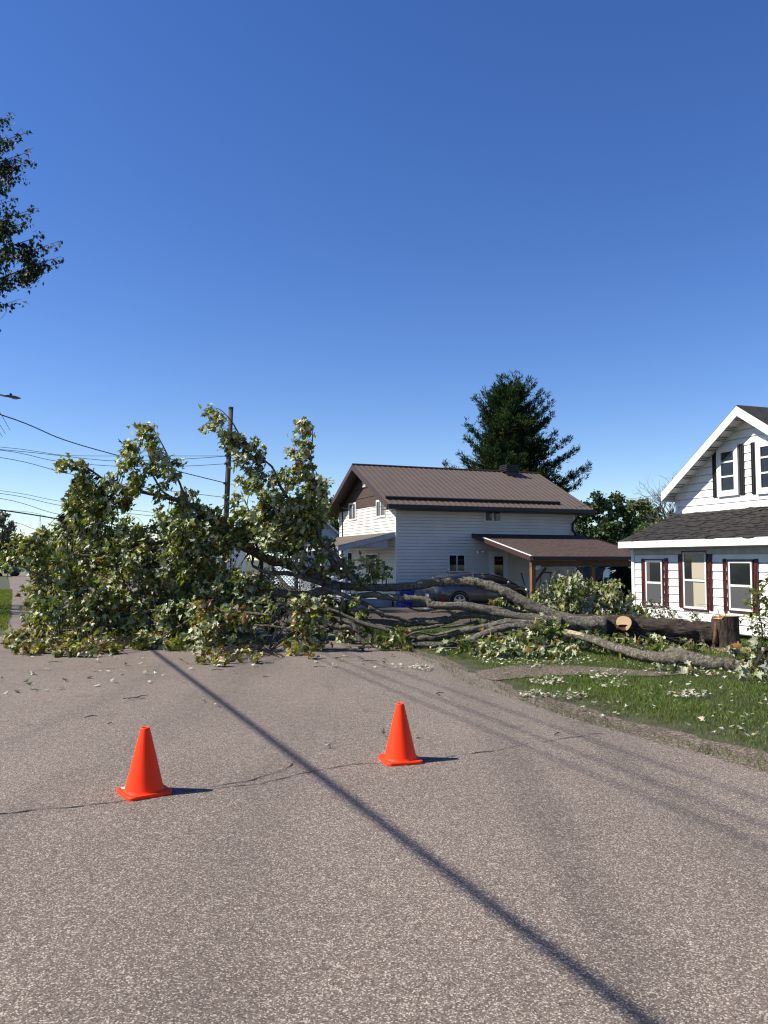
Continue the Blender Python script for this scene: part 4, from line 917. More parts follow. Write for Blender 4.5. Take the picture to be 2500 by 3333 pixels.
k.build('splinter_fringe', M['woodred'], stp)
for dx2, h in ((-.13, .15), (.0, .11)): k = MB(); k.tube([sb + Vector((dx2, -.05, ztp - .05)), sb + Vector((dx2 - .03, -.06, ztp + h * .5)), sb + Vector((dx2 - .06, -.06, ztp + h))], [.015, .010, .004], 5); k.build('splinter', M['wood'], stp)
k = MB(); k.tube([sb + Vector((-.24, -.11, ztp - .15)), sb + Vector((-.27, -.15, .3)), sb + Vector((-.31, -.19, .1))], [.02, .035, .05], 7, True, .6); k.build('torn_wood', M['torn'], stp, True)
# sawdust
n = 4200; an = rng.uniform(0, 6.28, n); rr = np.abs(rng.normal(0, .42, n))
pos = np.stack([sb.x + .12 + np.cos(an) * rr * 1.3, sb.y - .6 + np.sin(an) * rr * .8, .01 + rng.uniform(0, .06, n) * np.exp(-rr * 2)], 1)
tag(leaves('sawdust', pos, rng.normal(0, 1, (n, 3)) * (1, 1, .3), rng.normal(0, .4, (n, 3)) + (0, 0, 1), rng.uniform(.015, .04, n), palette(n, [(.74, .6, .36), (.6, .46, .25)], [1, 1], .12), leaf_mat('sawdust', (.7, .56, .33), 1, 0), None, QUADL),
    'pale sawdust heap around the foot of the stump', kind='stuff')

# leafy cut branch behind the trunk
pb = thing('leafy_branch', 'big pale leaved branch heaped behind the trunk in front of the carport', 'branch', G(1260 * 1.507, 2060))
reg = [(1136, 1322), (1140, 1305), (1150, 1288), (1168, 1276), (1195, 1264), (1225, 1252), (1262, 1250), (1300, 1258), (1335, 1262), (1352, 1285), (1380, 1308), (1400, 1328), (1392, 1342), (1300, 1346), (1190, 1330)]
LL = [Limb([D(1390, 1345, 19), D(1330, 1320, 18.7), D(1260, 1300, 18.5), D(1200, 1300, 18.4), D(1150, 1310, 18.2)], [.05, .04, .03, .02, .01]),
      Limb([D(1310, 1320, 18.7), D(1270, 1285, 18.5), D(1240, 1265, 18.4), D(1248, 1245, 18.4), D(1254, 1237, 18.4)], [.03, .02, .012, .009, .004]),
      Limb([D(1290, 1320, 18.9), D(1220, 1290, 18.9), D(1195, 1250, 18.9), D(1203, 1234, 18.9), D(1212, 1230, 18.9)], [.03, .02, .01, .008, .003])]
bl = poly_blobs(reg, 14, lambda x, y: random.uniform(17.9, 18.6), .15, None, void=5.5) + poly_blobs(reg, 16, lambda x, y: random.uniform(18.7, 19.6), .17, None)
grow(LL, pb, bl, 24, [40, 30, 10, 14, 4, 0], M['leafpale'], (.10, .17), flip=.3, fold=(.5, 1.8), drift=Vector((-.1, -.1, -1.1)), names=('branch', 'foliage'))

# small wilted saplings by the wall and the climbing plant
def shrub(name, label, cat, base, stems, blobs, per, wts, ls, m='leafpale', flip=.5, tpl=MAPLE, pal=GREEN, group=None):
    r_ = thing(name, label, cat, base, group); grow(stems, r_, blobs, per, wts, M[m], ls, 'barkbr', flip=flip, names=('stem', 'foliage'), wob=.1, tpl=tpl, pal=pal, twr=.004)
    return r_
WILT = [(.30, .27, .17), (.20, .19, .10), (.10, .10, .05), (.28, .21, .13)]
g1 = G(1430 * 1.507, 2060)
shrub('wilted_shrub', 'wilted cream leaved shrub under the first narrow house window', 'shrub', g1, [Limb([g1, D(1420, 1330, 19.0), D(1410, 1305, 19.0)], [.015, .01, .004]), Limb([g1, D(1445, 1325, 19.0), D(1455, 1315, 18.9)], [.015, .008, .004])],
      poly_blobs([(1385, 1300), (1405, 1294), (1440, 1300), (1465, 1325), (1455, 1342), (1400, 1345)], 11, lambda x, y: random.uniform(18.6, 19.3), .10, None), 15, [3, 3, 2, 3], (.06, .11), pal=WILT)
g2 = G(1505 * 1.507, 2075)
shrub('small_sapling', 'thin leafy sapling between trunk end and stump', 'sapling', g2, [Limb([g2, D(1515, 1360, 17.3), D(1508, 1335, 17.3), D(1495, 1328, 17.3)], [.015, .01, .008, .004])],
      poly_blobs([(1482, 1325), (1515, 1322), (1532, 1370), (1528, 1400), (1515, 1395), (1508, 1345), (1482, 1340)], 10, lambda x, y: random.uniform(16.9, 17.4), .085, None), 13, [4, 3, 3, 1, 1, 0], (.06, .1))
g3 = G(1648 * 1.507, 2105)
st3 = [Limb([g3, D(1645, 1350, 15.7), D(1636, 1310, 15.7), D(1642, 1280, 15.6), D(1656, 1258, 15.5), D(1672, 1240, 15.5)], [.014, .012, .01, .008, .006, .004]),
       Limb([g3 + Vector((.2, 0, 0)), D(1665, 1340, 15.8), D(1668, 1300, 15.8), D(1690, 1270, 15.8)], [.014, .01, .008, .004]), Limb([D(1640, 1345, 15.7), D(1610, 1338, 15.6), D(1596, 1333, 15.6)], [.006, .004, .003])]
shrub('climbing_vine', 'tall green leaved vine growing in front of the white wall beside the stump', 'vine', g3, st3,
      [(c, r_ * 1., w_) for c, r_, w_ in poly_blobs([(1610, 1290), (1622, 1270), (1650, 1245), (1700, 1215), (1700, 1400), (1625, 1396), (1622, 1350), (1595, 1340), (1596, 1330), (1620, 1330)], 13, lambda x, y: random.uniform(15.4, 16.0), .10, None)], 20, [30, 20, 30, 2, 0, 0], (.08, .13), 'leaftree', .2, OVAL)

# fallen leaves lying about
def litter(regs, name, label, wts, m, pal, sz=(.035, .075)):
    ps = []
    for poly, n in regs:
        P_ = np.array(poly, float); x0, y0 = P_.min(0); x1, y1 = P_.max(0); c = 0; t = 0
        while c < n and t < n * 60:
            t += 1; x = random.uniform(x0, x1); y = random.uniform(y0, y1)
            if inside(P_, np.array([x]), np.array([y]))[0]: ps.append(G(x * 1.50693, y * 1.50693, random.uniform(.03, .06))[:]); c += 1
    n = len(ps); pos = np.array(ps)
    return tag(leaves(name, pos, rng.normal(0, 1, (n, 3)) * (1, 1, .15), rng.normal(0, .35, (n, 3)) + (0, 0, 1), rng.uniform(*sz, n), palette(n, pal, wts), m, None, fold=(.1, .9), curl=(-.2, .6)), label, kind='stuff')
def ell(cx, cy, rx, ry): return [(cx + rx * math.cos(t), cy + ry * math.sin(t)) for t in np.linspace(0, 6.28, 12, endpoint=False)]
PL = [(.80, .76, .58), (.60, .58, .40), (.24, .26, .12), (.14, .17, .05), (.36, .26, .14)]
litter([(ell(912, 1440, 25, 7), 50), (ell(840, 1438, 60, 5), 10), ([(960, 1400), (1280, 1408), (1300, 1430), (1150, 1440), (1040, 1430)], 300), (ell(1180, 1468, 40, 9), 90), (ell(1230, 1500, 45, 9), 65),
        (ell(1150, 1497, 35, 8), 60), (ell(1300, 1455, 60, 12), 60), (ell(1490, 1496, 50, 8), 95), (ell(1330, 1475, 45, 10), 50), ([(1050, 1440), (1659, 1470), (1659, 1600), (1300, 1530)], 90), ([(1280, 1400), (1560, 1440), (1620, 1465), (1400, 1452)], 260), (ell(1300, 1530, 60, 18), 26)],
       'fallen_leaves', 'pale curled leaves strewn over the lawn and its edge', [40, 30, 14, 12, 4], M['leafpale'], PL)
litter([([(0, 1408), (560, 1412), (640, 1440), (560, 1450), (0, 1500)], 60), ([(640, 1415), (860, 1412), (860, 1430), (700, 1440)], 26), ([(200, 1450), (800, 1450), (1300, 1700), (100, 1560)], 9)],
       'road_leaves', 'scattered leaves and flecks dropped on the asphalt', [20, 22, 20, 26, 12], M['leafpale'], PL, (.05, .1))
k = MB()
for (x, y, L, a) in ((198, 1548, .14, .5), (238, 1563, .05, .4), (290, 1509, .28, 0.05), (305, 1505, .2, .9), (575, 1462, .1, .2), (1345, 1484, .2, 1.2), (800, 1428, .3, .1), (470, 1447, .2, .3), (120, 1430, .25, .1), (745, 1420, .35, .12), (690, 1440, .2, .1), (1205, 1585, .1, .6), (950, 1497, .14, .7), (945, 1500, .1, 2.2)):
    p = G(x * 1.507, y * 1.507, .025); q = Vector((math.cos(a), math.sin(a), 0)) * L
    k.tube([p - q * .5, p + Z * .012 + Vector((0, .01, 0)), p + q * .5], [.006, .006, .003], 5)
tag(k.build('fallen_twigs', M['barkbr']), 'small dark twigs scattered on the road', kind='stuff')
# sawn branch bits under the limbs
for i, (x, y, Y, x2, y2, Y2, r_) in enumerate(((1170, 1400, 14.9, 1215, 1398, 15.3, .028), (930, 1398, 15.0, 1010, 1385, 15.6, .025), (1060, 1418, 14.6, 1160, 1408, 15.1, .05), (1050, 1395, 15.0, 1120, 1385, 15.5, .03))):
    a, b = D(x, y, Y), D(x2, y2, Y2); a.z = max(a.z, r_); b.z = max(b.z, r_)
    k = MB(); k.tube([a, a.lerp(b, .5) + Z * .03, b], [r_, r_ * .95, r_ * .85], 9, True, .2); lb_ = ['thin sawn stick with a pale end in the leaves under the limbs', 'slender bare stick at the road end of the piled limbs', 'dark thick sawn log low in the grass under the limbs', 'short crooked stick above the dark sawn log'][i]
    o = k.build('cut_stick', M['bark'], None, True, a); tag(o, lb_, 'stick', 'sawn branch pieces under the limbs')
    k = MB(); k.lathe(a, [(r_ * .92, .004), (0, .005)], 12, (a - b).normalized()); k.build('cut_end', M['wood'], o)

# ============================================================ GRASS
lawn_poly = [(ge_[0] - U * 3).xy[:]] + [p.xy[:] for p in ge_] + [(re[-1] + V * .15).xy[:], (re[-1] + U * 9 + V * .2).xy[:], (11.5, 24), (14, 20), (14, 5)]
stripA = area_pts(strip); drvA = area_pts(driveway_poly)
n = 680000; x = rng.uniform(-2, 14, n); y = rng.uniform(5.5, 23, n)
lawn_w = [(ge_[0] - U * 3 - V * .5).xy[:]] + [(p - V * .5).xy[:] for p in ge_] + lawn_poly[-5:]
keep = (inside(lawn_poly, x, y) | (inside(lawn_w, x, y) & (rng.random(n) < .3))) & (np.abs(x / y) < .95) & (rng.random(n) < np.clip(12 / y, .35, 1)); x, y = x[keep], y[keep]
dn = np.array([noise.noise(Vector((a * .8, b * .8, 0))) + .5 * noise.noise(Vector((a * 3, b * 3, 5))) for a, b in zip(x, y)])
ein = inside(stripA, x, y) | inside(drvA, x, y); dist = np.full(len(x), 9.)
gp = np.array([p.xy[:] for p in ge_]); 
for i in range(len(gp) - 1):
    a, b = gp[i], gp[i + 1]; ab = b - a; t = np.clip(((x - a[0]) * ab[0] + (y - a[1]) * ab[1]) / (ab @ ab), 0, 1); dist = np.minimum(dist, np.hypot(x - a[0] - t * ab[0], y - a[1] - t * ab[1]))
keep = (~ein | (rng.random(len(x)) < .2)) & (rng.random(len(x)) < np.clip(.35 + dist * 1.6 + dn * .5, .2, 1)); x, y, dn, dist = x[keep], y[keep], dn[keep], dist[keep]
n = len(x); pos = np.stack([x, y, np.full(n, .005)], 1)
tint = palette(n, [(.145, .23, .025), (.20, .28, .038), (.095, .155, .02), (.33, .32, .10)], [40, 30, 20, 5]) * (1 + .25 * dn[:, None]); dry = np.clip(.9 - dist, 0, 1)[:, None] * rng.random((n, 1)) * .6
tint = tint * (1 - dry) + np.array([[.14, .14, .045]]) * dry
h = rng.uniform(.028, .065, n) * (1 + .35 * dn) * np.clip(.55 + dist, .5, 1)
M['grass'] = leaf_mat('grass_blade', (.06, .11, .02), .2, .3, .55)
tag(leaves('grass', pos, rng.normal(0, .38, (n, 3)) * (1, 1, 0) + (0, 0, 1), rng.normal(0, 1, (n, 3)) * (1, 1, .1), h, np.clip(tint, .004, 1), M['grass'], None, BLADE, (0, .01), (-.3, .3), width=.15), 'green mown lawn grass beside the road', kind='stuff')
lg = [(-9.6 - 3, 19), (-9.2, 19.5), (-22, 46), (-30, 46)]
n = 170000; x = rng.uniform(-26, -9, n); y = rng.uniform(19, 46, n); kk = inside([(G(25, 2050).x, G(25, 2050).y), (G(40, 1950).x, G(40, 1950).y), (G(40, 1920).x, G(40, 1920).y), (-28, 44), (-16, 18)], x, y); x, y = x[kk], y[kk]; n = len(x)
tag(leaves('grass', np.stack([x, y, np.full(n, .005)], 1), rng.normal(0, .38, (n, 3)) * (1, 1, 0) + (0, 0, 1), rng.normal(0, 1, (n, 3)) * (1, 1, .1), rng.uniform(.05, .1, n), palette(n, [(.20, .27, .03), (.28, .32, .05)], [1, 1]), M['grass'], None, BLADE, (0, .01), (-.3, .3), width=.3), 'grass verge on the far side of the street', kind='stuff')
# ============================================================ CONES
M['cone'] = mat('cone_orange', (.95, .040, .004), .5, spec=.2)
M['sticker'] = mat('white_sticker', (.7, .7, .7), .6)
def make_cone(label, base, top_py, rot):
    ztop = z_at(top_py, base)
    t = thing('traffic_cone', label, 'traffic cone', base, 'orange traffic cones on the road')
    hgt = ztop - .013; hb = .026; s = .17
    k = MB(); n = 8; ring = []
    for cx_, cy_, a0 in ((s - .05, s - .05, 0), (-s + .05, s - .05, 90), (-s + .05, -s + .05, 180), (s - .05, -s + .05, 270)):
        for i in range(n + 1):
            an = R(a0 + 90 * i / n); ring.append((cx_ + .05 * math.cos(an), cy_ + .05 * math.sin(an)))
    cr_, sr_ = math.cos(rot), math.sin(rot); m_ = len(ring)
    for f, z in ((1, .0), (1.0, hb * .7), (.975, hb)):
        for x, y in ring: k.v.append((base.x + (x * cr_ - y * sr_) * f, base.y + (x * sr_ + y * cr_) * f, base.z + .013 + z))
    for r_ in range(2):
        for j in range(m_): k.f.append((r_ * m_ + j, r_ * m_ + (j + 1) % m_, (r_ + 1) * m_ + (j + 1) % m_, (r_ + 1) * m_ + j)); k.m.append(0)
    k.f.append(tuple(2 * m_ + j for j in range(m_))); k.m.append(0); k.f.append(tuple(reversed(range(m_)))); k.m.append(0)
    k.build('base', M['cone'], t)
    k = MB(); k.lathe(Vector(base) + Z * (.013 + hb), [(.153, -.002), (.146, .006), (.141, .02), (.036, hgt - hb - .012), (.034, hgt - hb - .003), (.029, hgt - hb), (.025, hgt - hb - .004), (.024, hgt - hb - .08), (.10, .1)], 48)
    k.build('cone_body', M['cone'], t, True)
    return t
c1 = G(469, 2585); c2 = G(1303, 2480)
ca = make_cone('orange cone nearer the camera with a small white sticker on its base', c1, 2367, R(36) )
cb_ = make_cone('orange cone farther from the camera with a plain base', c2, 2289, R(16))
k = MB(); qx = Vector((math.cos(R(126)), math.sin(R(126)), 0)); qy = Vector((-qx.y, qx.x, 0)); k.box(c1 + Z * .0395 + qx * .115 + qy * .115, qx, qy, Z, (-.028, .028, -.02, .02, 0, .0015)); k.build('sticker', M['sticker'], ca)

# ============================================================ CAR
def paint(name, c):
    m = mat(name, c, .28, metal=.55); b = m.node_tree.nodes['Principled BSDF']; b.inputs['Coat Weight'].default_value = 1; b.inputs['Coat Roughness'].default_value = .05; return m
M['paint'] = paint('dark_grey_paint', (.13, .14, .165)); M['tyre'] = mat('tyre', (.012, .012, .012), .8); M['rim'] = mat('alloy', (.55, .55, .57), .3, metal=.8)
M['redlight'] = mat('red_lens', (.35, .01, .015), .2); M['amber'] = mat('amber_lens', (.6, .2, .04), .2); M['clear'] = mat('clear_lens', (.5, .52, .55), .15); M['plate'] = mat('white_plate', (.6, .6, .6), .5)
M['carglass'] = mat('car_glass', (.02, .022, .026), .04)
rw = G(1497, 1985); cpos = rw - V1 * .85 + U1 * .9
car = thing('parked_car', 'dark grey hatchback parked in the driveway behind the fallen limbs', 'car', cpos)
def CP(x, y, z): return cpos + V1 * x + U1 * y + Z * z
st = [(0, .60, .42, .80, .95, .45), (.06, .78, .28, .80, 1.0, .62), (.35, .86, .22, .80, 1.02, .70), (.9, .89, .20, .78, 1.0, .74), (1.5, .88, .20, .72, .96, .76), (2.2, .88, .20, .70, .93, .77), (2.9, .88, .20, .70, .90, .77), (3.4, .88, .22, .68, .82, .74), (3.8, .84, .26, .62, .74, .66), (4.02, .70, .32, .55, .62, .5), (4.1, .5, .38, .5, .55, .3)]
k = MB(); rings = []
for x, w_, zb_, zm, zt_, wt in st:
    half = [(w_ * .8, zb_), (w_ * .97, zb_ + .06), (w_, (zb_ + zm) / 2), (w_ * .99, zm), (wt * 1.03, zt_ - .04), (wt, zt_), (wt * .5, zt_ + .02), (0, zt_ + .025)]
    rings.append([(x, -a, b) for a, b in half] + [(x, a, b) for a, b in half[-2::-1]])
nr = len(rings[0])
for rr_ in rings:
    for p in rr_: k.v.append(tuple(CP(*p)))
for i in range(len(rings) - 1):
    for j in range(nr - 1): a = i * nr + j; k.f.append((a, a + 1, a + nr + 1, a + nr)); k.m.append(0)
k.f.append(tuple(range(nr))[::-1]); k.m.append(0); k.f.append(tuple((len(rings) - 1) * nr + j for j in range(nr))); k.m.append(0)
body = k.build('body', M['paint'], car, True)
# cabin glass and roof
def loft(rs, m, nm, par, sm=True, capr=True):
    k = MB(); q = len(rs[0])
    for r_ in rs:
        for p in r_: k.v.append(tuple(CP(*p)))
    for i in range(len(rs) - 1):
        for j in range(q - 1): a = i * q + j; k.f.append((a, a + 1, a + q + 1, a + q)); k.m.append(0)
    if capr: k.f.append(tuple(range(q))[::-1]); k.m.append(0)
    return k.build(nm, m, par, sm)
gs = [(.28, .70, 1.02, .62, 1.06), (.62, .73, .99, .58, 1.2), (1.1, .755, .97, .57, 1.275), (1.7, .765, .94, .57, 1.30), (2.2, .765, .92, .565, 1.285), (2.6, .765, .91, .6, 1.2), (3.0, .76, .89, .66, 1.06), (3.35, .74, .83, .68, .86)]
loft([[(x, -wb, zb_), (x, -(wb * .96), (zb_ + zt_) / 2), (x, -wt, zt_), (x, 0, zt_ + .015), (x, wt, zt_), (x, wb * .96, (zb_ + zt_) / 2), (x, wb, zb_)] for x, wb, zb_, wt, zt_ in gs], M['carglass'], 'window', car)
rs = [(.2, .60, 1.075), (.35, .61, 1.115), (.62, .60, 1.215), (1.1, .59, 1.29), (1.7, .59, 1.315), (2.2, .585, 1.30), (2.35, .58, 1.27)]
loft([[(x, -w_ - .02, z_ - .05), (x, -w_, z_), (x, -w_ * .5, z_ + .022), (x, 0, z_ + .028), (x, w_ * .5, z_ + .022), (x, w_, z_), (x, w_ + .02, z_ - .05)] for x, w_, z_ in rs], M['paint'], 'roof', car)
for sy in (-1, 1):   # pillars
    k = MB()
    k.tube([CP(2.3, sy * .585, 1.275), CP(2.75, sy * .63, 1.15), CP(3.35, sy * .74, .86)], .028, 6); k.build('pillar', M['paint'], car, True); k = MB(); k.tube([CP(1.55, sy * .60, 1.29), CP(1.52, sy * .765, .95)], .03, 5)
    k.build('pillar', M['paint'], car, True); k = MB()
    k.tube([CP(.45, sy * .61, 1.14), CP(.75, sy * .68, 1.1), CP(1.0, sy * .77, .98)], .05, 6); k.build('pillar', M['paint'], car, True)
    k = MB(); k.lathe(CP(2.85, sy * .93, .95), [(.01, -.05), (.07, -.03), (.085, .03), (.05, .06), (0, .065)], 10, V1); k.build('wing_mirror', M['paint'], car, True)
for x in (.85, 3.3):
    for sy in (-1, 1):
        k = MB(); c = CP(x, sy * .80, .315)
        k.lathe(c, [(.20, -.1), (.29, -.1), (.315, -.07), (.318, .05), (.30, .09), (.235, .095), (.225, .075)], 32, U1 * sy); wh = k.build('wheel', M['tyre'], car, True)
        k = MB(); k.lathe(c, [(.235, .088), (.215, .092), (.20, .07), (.20, .0)], 28, U1 * sy)
        for q in range(5):
            an = q * 2 * math.pi / 5 + .3; d_ = V1 * math.cos(an) + Z * math.sin(an); e_ = V1 * -math.sin(an) + Z * math.cos(an)
            k.box(c + U1 * sy * .06, d_, e_, U1 * sy, (.02, .21, -.035, .035, 0, .025))
        k.lathe(c, [(.05, .09), (0, .095)], 12, U1 * sy); k.build('rim', M['rim'], wh)
        k = MB()     # dark arch and body lip
        for q in range(24):
            a0, a1 = R(-8 + 196 * q / 24), R(-8 + 196 * (q + 1) / 24); ya = sy * .885
            for r0_, r1_, y_, mi in ((.318, .385, ya, 0), (.385, .42, ya * 1.004, 1)):
                k.mi = mi; k.quad(*[CP(x + r * math.cos(a), y_, .315 + r * math.sin(a)) for r, a in ((r0_, a0), (r1_, a0), (r1_, a1), (r0_, a1))])
        k.build('wheel_arch', [M['tyre'], M['paint']], car)
for sy in (-1, 1):
    k = MB(); k.lathe(CP(.10, sy * .70, .90), [(0, -.03), (.09, -.02), (.10, .02), (0, .05)], 10, (-V1 + U1 * sy * .9).normalized()); k.build('tail_light', M['clear'], car, True)
    k = MB(); k.box(CP(.2, sy * .835, .36), V1, U1 * sy, Z, (-.05, .05, -.02, .025, -.02, .2)); k.build('reflector', M['redlight'], car)
    k = MB(); k.lathe(CP(3.72, sy * .74, .62), [(0, -.03), (.13, -.02), (.12, .05), (.0, .09)], 12, (V1 + U1 * sy * .6).normalized()); k.build('headlight', M['clear'], car, True)
    k = MB(); k.box(CP(3.45, sy * .80, .72), V1, U1 * sy, Z, (-.1, .1, -.02, .03, -.02, .03)); k.build('indicator', M['amber'], car)
k = MB(); k.box(CP(-.01, 0, .5), U1, V1, Z, (-.15, .15, -.02, .02, -.05, .05)); k.build('number_plate', M['plate'], car)
k = MB(); k.box(CP(.03, 0, .36), U1, V1, Z, (-.6, .6, -.04, .04, -.1, .1)); k.build('bumper', M['tyre'], car)
k = MB(); k.tube([CP(.9, 0, 1.28), CP(.82, 0, 1.34), CP(.75, 0, 1.38)], .012, 5); k.lathe(CP(.9, 0, 1.29), [(.05, 0), (.02, .03), (0, .03)], 8); k.build('antenna', M['black'], car)
k = MB(); k.box(CP(1.3, 0, 1.328), V1, U1, Z, (-.3, .25, -.35, .35, 0, .008)); k.build('sunroof', M['carglass'], body)

# ============================================================ yard things
M['blue'] = mat('blue_plastic', (.02, .06, .80), .4)
bn = G(1318, 1977); k = MB(); ti = thing('recycling_bin', 'bright blue plastic recycling bin against the house corner', 'bin', bn)
q = [(-.24, -.17, 0), (.24, -.17, 0), (.24, .17, 0), (-.24, .17, 0), (-.3, -.22, .62), (.3, -.22, .62), (.3, .22, .62), (-.3, .22, .62)]
pp = [bn + V1 * a + U1 * b + Z * c for a, b, c in q]
for f in ((0, 1, 5, 4), (1, 2, 6, 5), (2, 3, 7, 6), (3, 0, 4, 7), (3, 2, 1, 0)): k.quad(*[pp[i] for i in f])
k.build('tub', M['blue'], ti)
k = MB()
for a, b in ((-.32, .32),): k.box(bn, V1, U1, Z, (-.32, .32, -.24, -.22, .56, .64)); k.box(bn, V1, U1, Z, (-.32, .32, .22, .24, .56, .64)); k.box(bn, V1, U1, Z, (-.32, -.30, -.22, .22, .56, .64)); k.box(bn, V1, U1, Z, (.30, .32, -.22, .22, .56, .64))
for i in range(-2, 3): k.box(bn, V1, U1, Z, (i * .1 - .012, i * .1 + .012, -.225, -.19, .08, .55))
k.build('rim', M['blue'], ti)
def mono(name, mb, m, label, cat, loc, smooth=False, group=None): return tag(mb.build(name, m, None, smooth, loc), label, cat, group)
# hanging cable coil and cable on the wall
hp = C0 + V1 * col_t(C0, V1, 1355) - U1 * .08; zc_ = z_at(1925, hp); k = MB()
for i in range(5):
    rr_ = .26 + .05 * i / 4; pts = [hp + V1 * (math.cos(t) * rr_ + .02 * i) + Z * (zc_ + math.sin(t) * rr_ * 1.1) - U1 * .012 * i for t in np.linspace(0, 6.28, 22)]; k.tube(pts, .011, 5, False)
mono('cable_coil', k, M['black'], 'black cable coiled and hung on the siding above the blue bin', 'cable', hp, True)
k = MB(); p = G(1420, 1985); pts = [p + Vector((math.cos(t) * .4 * (1 + .2 * math.sin(3 * t)), math.sin(t) * .25, .03 + .02 * math.sin(t * 2.3))) for t in np.linspace(0, 25, 90)]; k.tube(pts, .012, 5, False)
mono('garden_hose', k, M['greywhite'], 'pale hose lying in loops on the ground behind the car', 'hose', p, True)
# step ladder, leaning pole
lp_ = C0 + V1 * (t0 + 3.4) - U1 * 2.1
lp_ = Vector(((1778 - CX) / F * 28.6, 28.6, 0)); lad = thing('step_ladder', 'dark folding step ladder standing under the carport', 'ladder', lp_)
for sx in (-1, 1):
    k = MB(); k.tube([lp_ + V1 * .26 * sx - U1 * .25, lp_ + V1 * .19 * sx + Z * 1.32], .018, 6); k.build('rail', M['greywhite'], lad)
    k = MB(); k.tube([lp_ + V1 * .26 * sx + U1 * .35, lp_ + V1 * .19 * sx + Z * 1.3 + U1 * .04], .016, 6); k.build('rear_leg', M['black'], lad)
for h in (.3, .62, .94): k = MB(); k.box(lp_ + Z * h - U1 * (.25 - h * .19), V1, U1, Z, (-.23, .23, -.05, .07, -.015, .015)); k.build('step', M['black'], lad)
k = MB(); k.box(lp_ + Z * 1.33, V1, U1, Z, (-.21, .21, -.03, .08, -.02, .02)); k.build('top_bar', M['black'], lad)
k = MB(); a = P(1722, 1960, 29.3); b = P(1697, 1865, 30.6); k.tube([a, b], .022, 6); mono('leaning_pole', k, M['black'], 'thin dark pole leaning on the wall beside the carport post', 'pole', a)
# pots on a stand by the corner
pc = G(1268, 1962) ; M['terra'] = mat('terracotta', (.20, .05, .03), .7, (.14, .04, .025), 8)
pot = thing('potted_plant', 'leafy plant in a dark red pot by the porch corner', 'potted plant', pc)
k = MB(); k.box(pc, V1, U1, Z, (-.28, .28, -.2, .2, 0, .62)); k.build('stand', M['terra'], pot)
k = MB(); k.lathe(pc + Z * .62, [(.14, 0), (.2, .3), (.22, .3), (.22, .36), (.19, .36), (.17, .3)], 18); k.build('pot', M['terra'], pot, True)
grow([Limb([pc + Z * .9, pc + Z * 1.3, pc + Z * 1.6 + V1 * .1], [.01, .008, .004])], pot, [(pc + Vector((random.gauss(0, .18), random.gauss(0, .15), 1.25 + random.gauss(0, .18))), .14, None) for _ in range(10)], 12, W_YEL, M['leafpale'], (.1, .17), 'barkbr', names=('stem', 'foliage'))
# yellow marker and yellow rope
M['yellow'] = mat('yellow_plastic', (.85, .68, .02), .5)
fp = G(2018, 2150); mk = thing('marker_flag', 'small yellow marker flag in the grass before the long grey limb', 'marker flag', fp)
k = MB(); k.tube([fp, fp + Z * .16], .003, 5); k.build('wire_stem', M['greywhite'], mk)
k = MB(); fx = Vector((1, .15, 0)).normalized(); fy = Vector((-.15, 1, 0)).normalized()
for i in range(4): k.quad(fp + fx * (-.035 + i * .017) + fy * .008 * math.sin(i * 1.6) + Z * (.03 - i * .004), fp + fx * (-.035 + (i + 1) * .017) + fy * .008 * math.sin((i + 1) * 1.6) + Z * (.026 - i * .004), fp + fx * (-.035 + (i + 1) * .017) + fy * .008 * math.sin((i + 1) * 1.6) + Z * (.16 - i * .012), fp + fx * (-.035 + i * .017) + fy * .008 * math.sin(i * 1.6) + Z * (.17 - i * .012))
k.build('flag', M['yellow'], mk)
k = MB(); k.tube(smooth_path([D(1010, 1396, 15.35), D(1050, 1388, 15.45), D(1090, 1378, 15.5), D(1120, 1368, 15.55)], 5), .012, 6); mono('yellow_strap', k, mat('faded_yellow', (.5, .47, .1), .7), 'faded yellow strap stretched under the piled limbs', 'strap', D(1010, 1396, 15.35))
k = MB(); pr_ = D(1156, 1345, 15.75); k.tube([pr_, pr_ + Vector((.02, 0, .11))], .011, 6); mono('yellow_ribbon', k, M['yellow'], 'short yellow ribbon tied upright on the limb pile', 'ribbon', pr_)

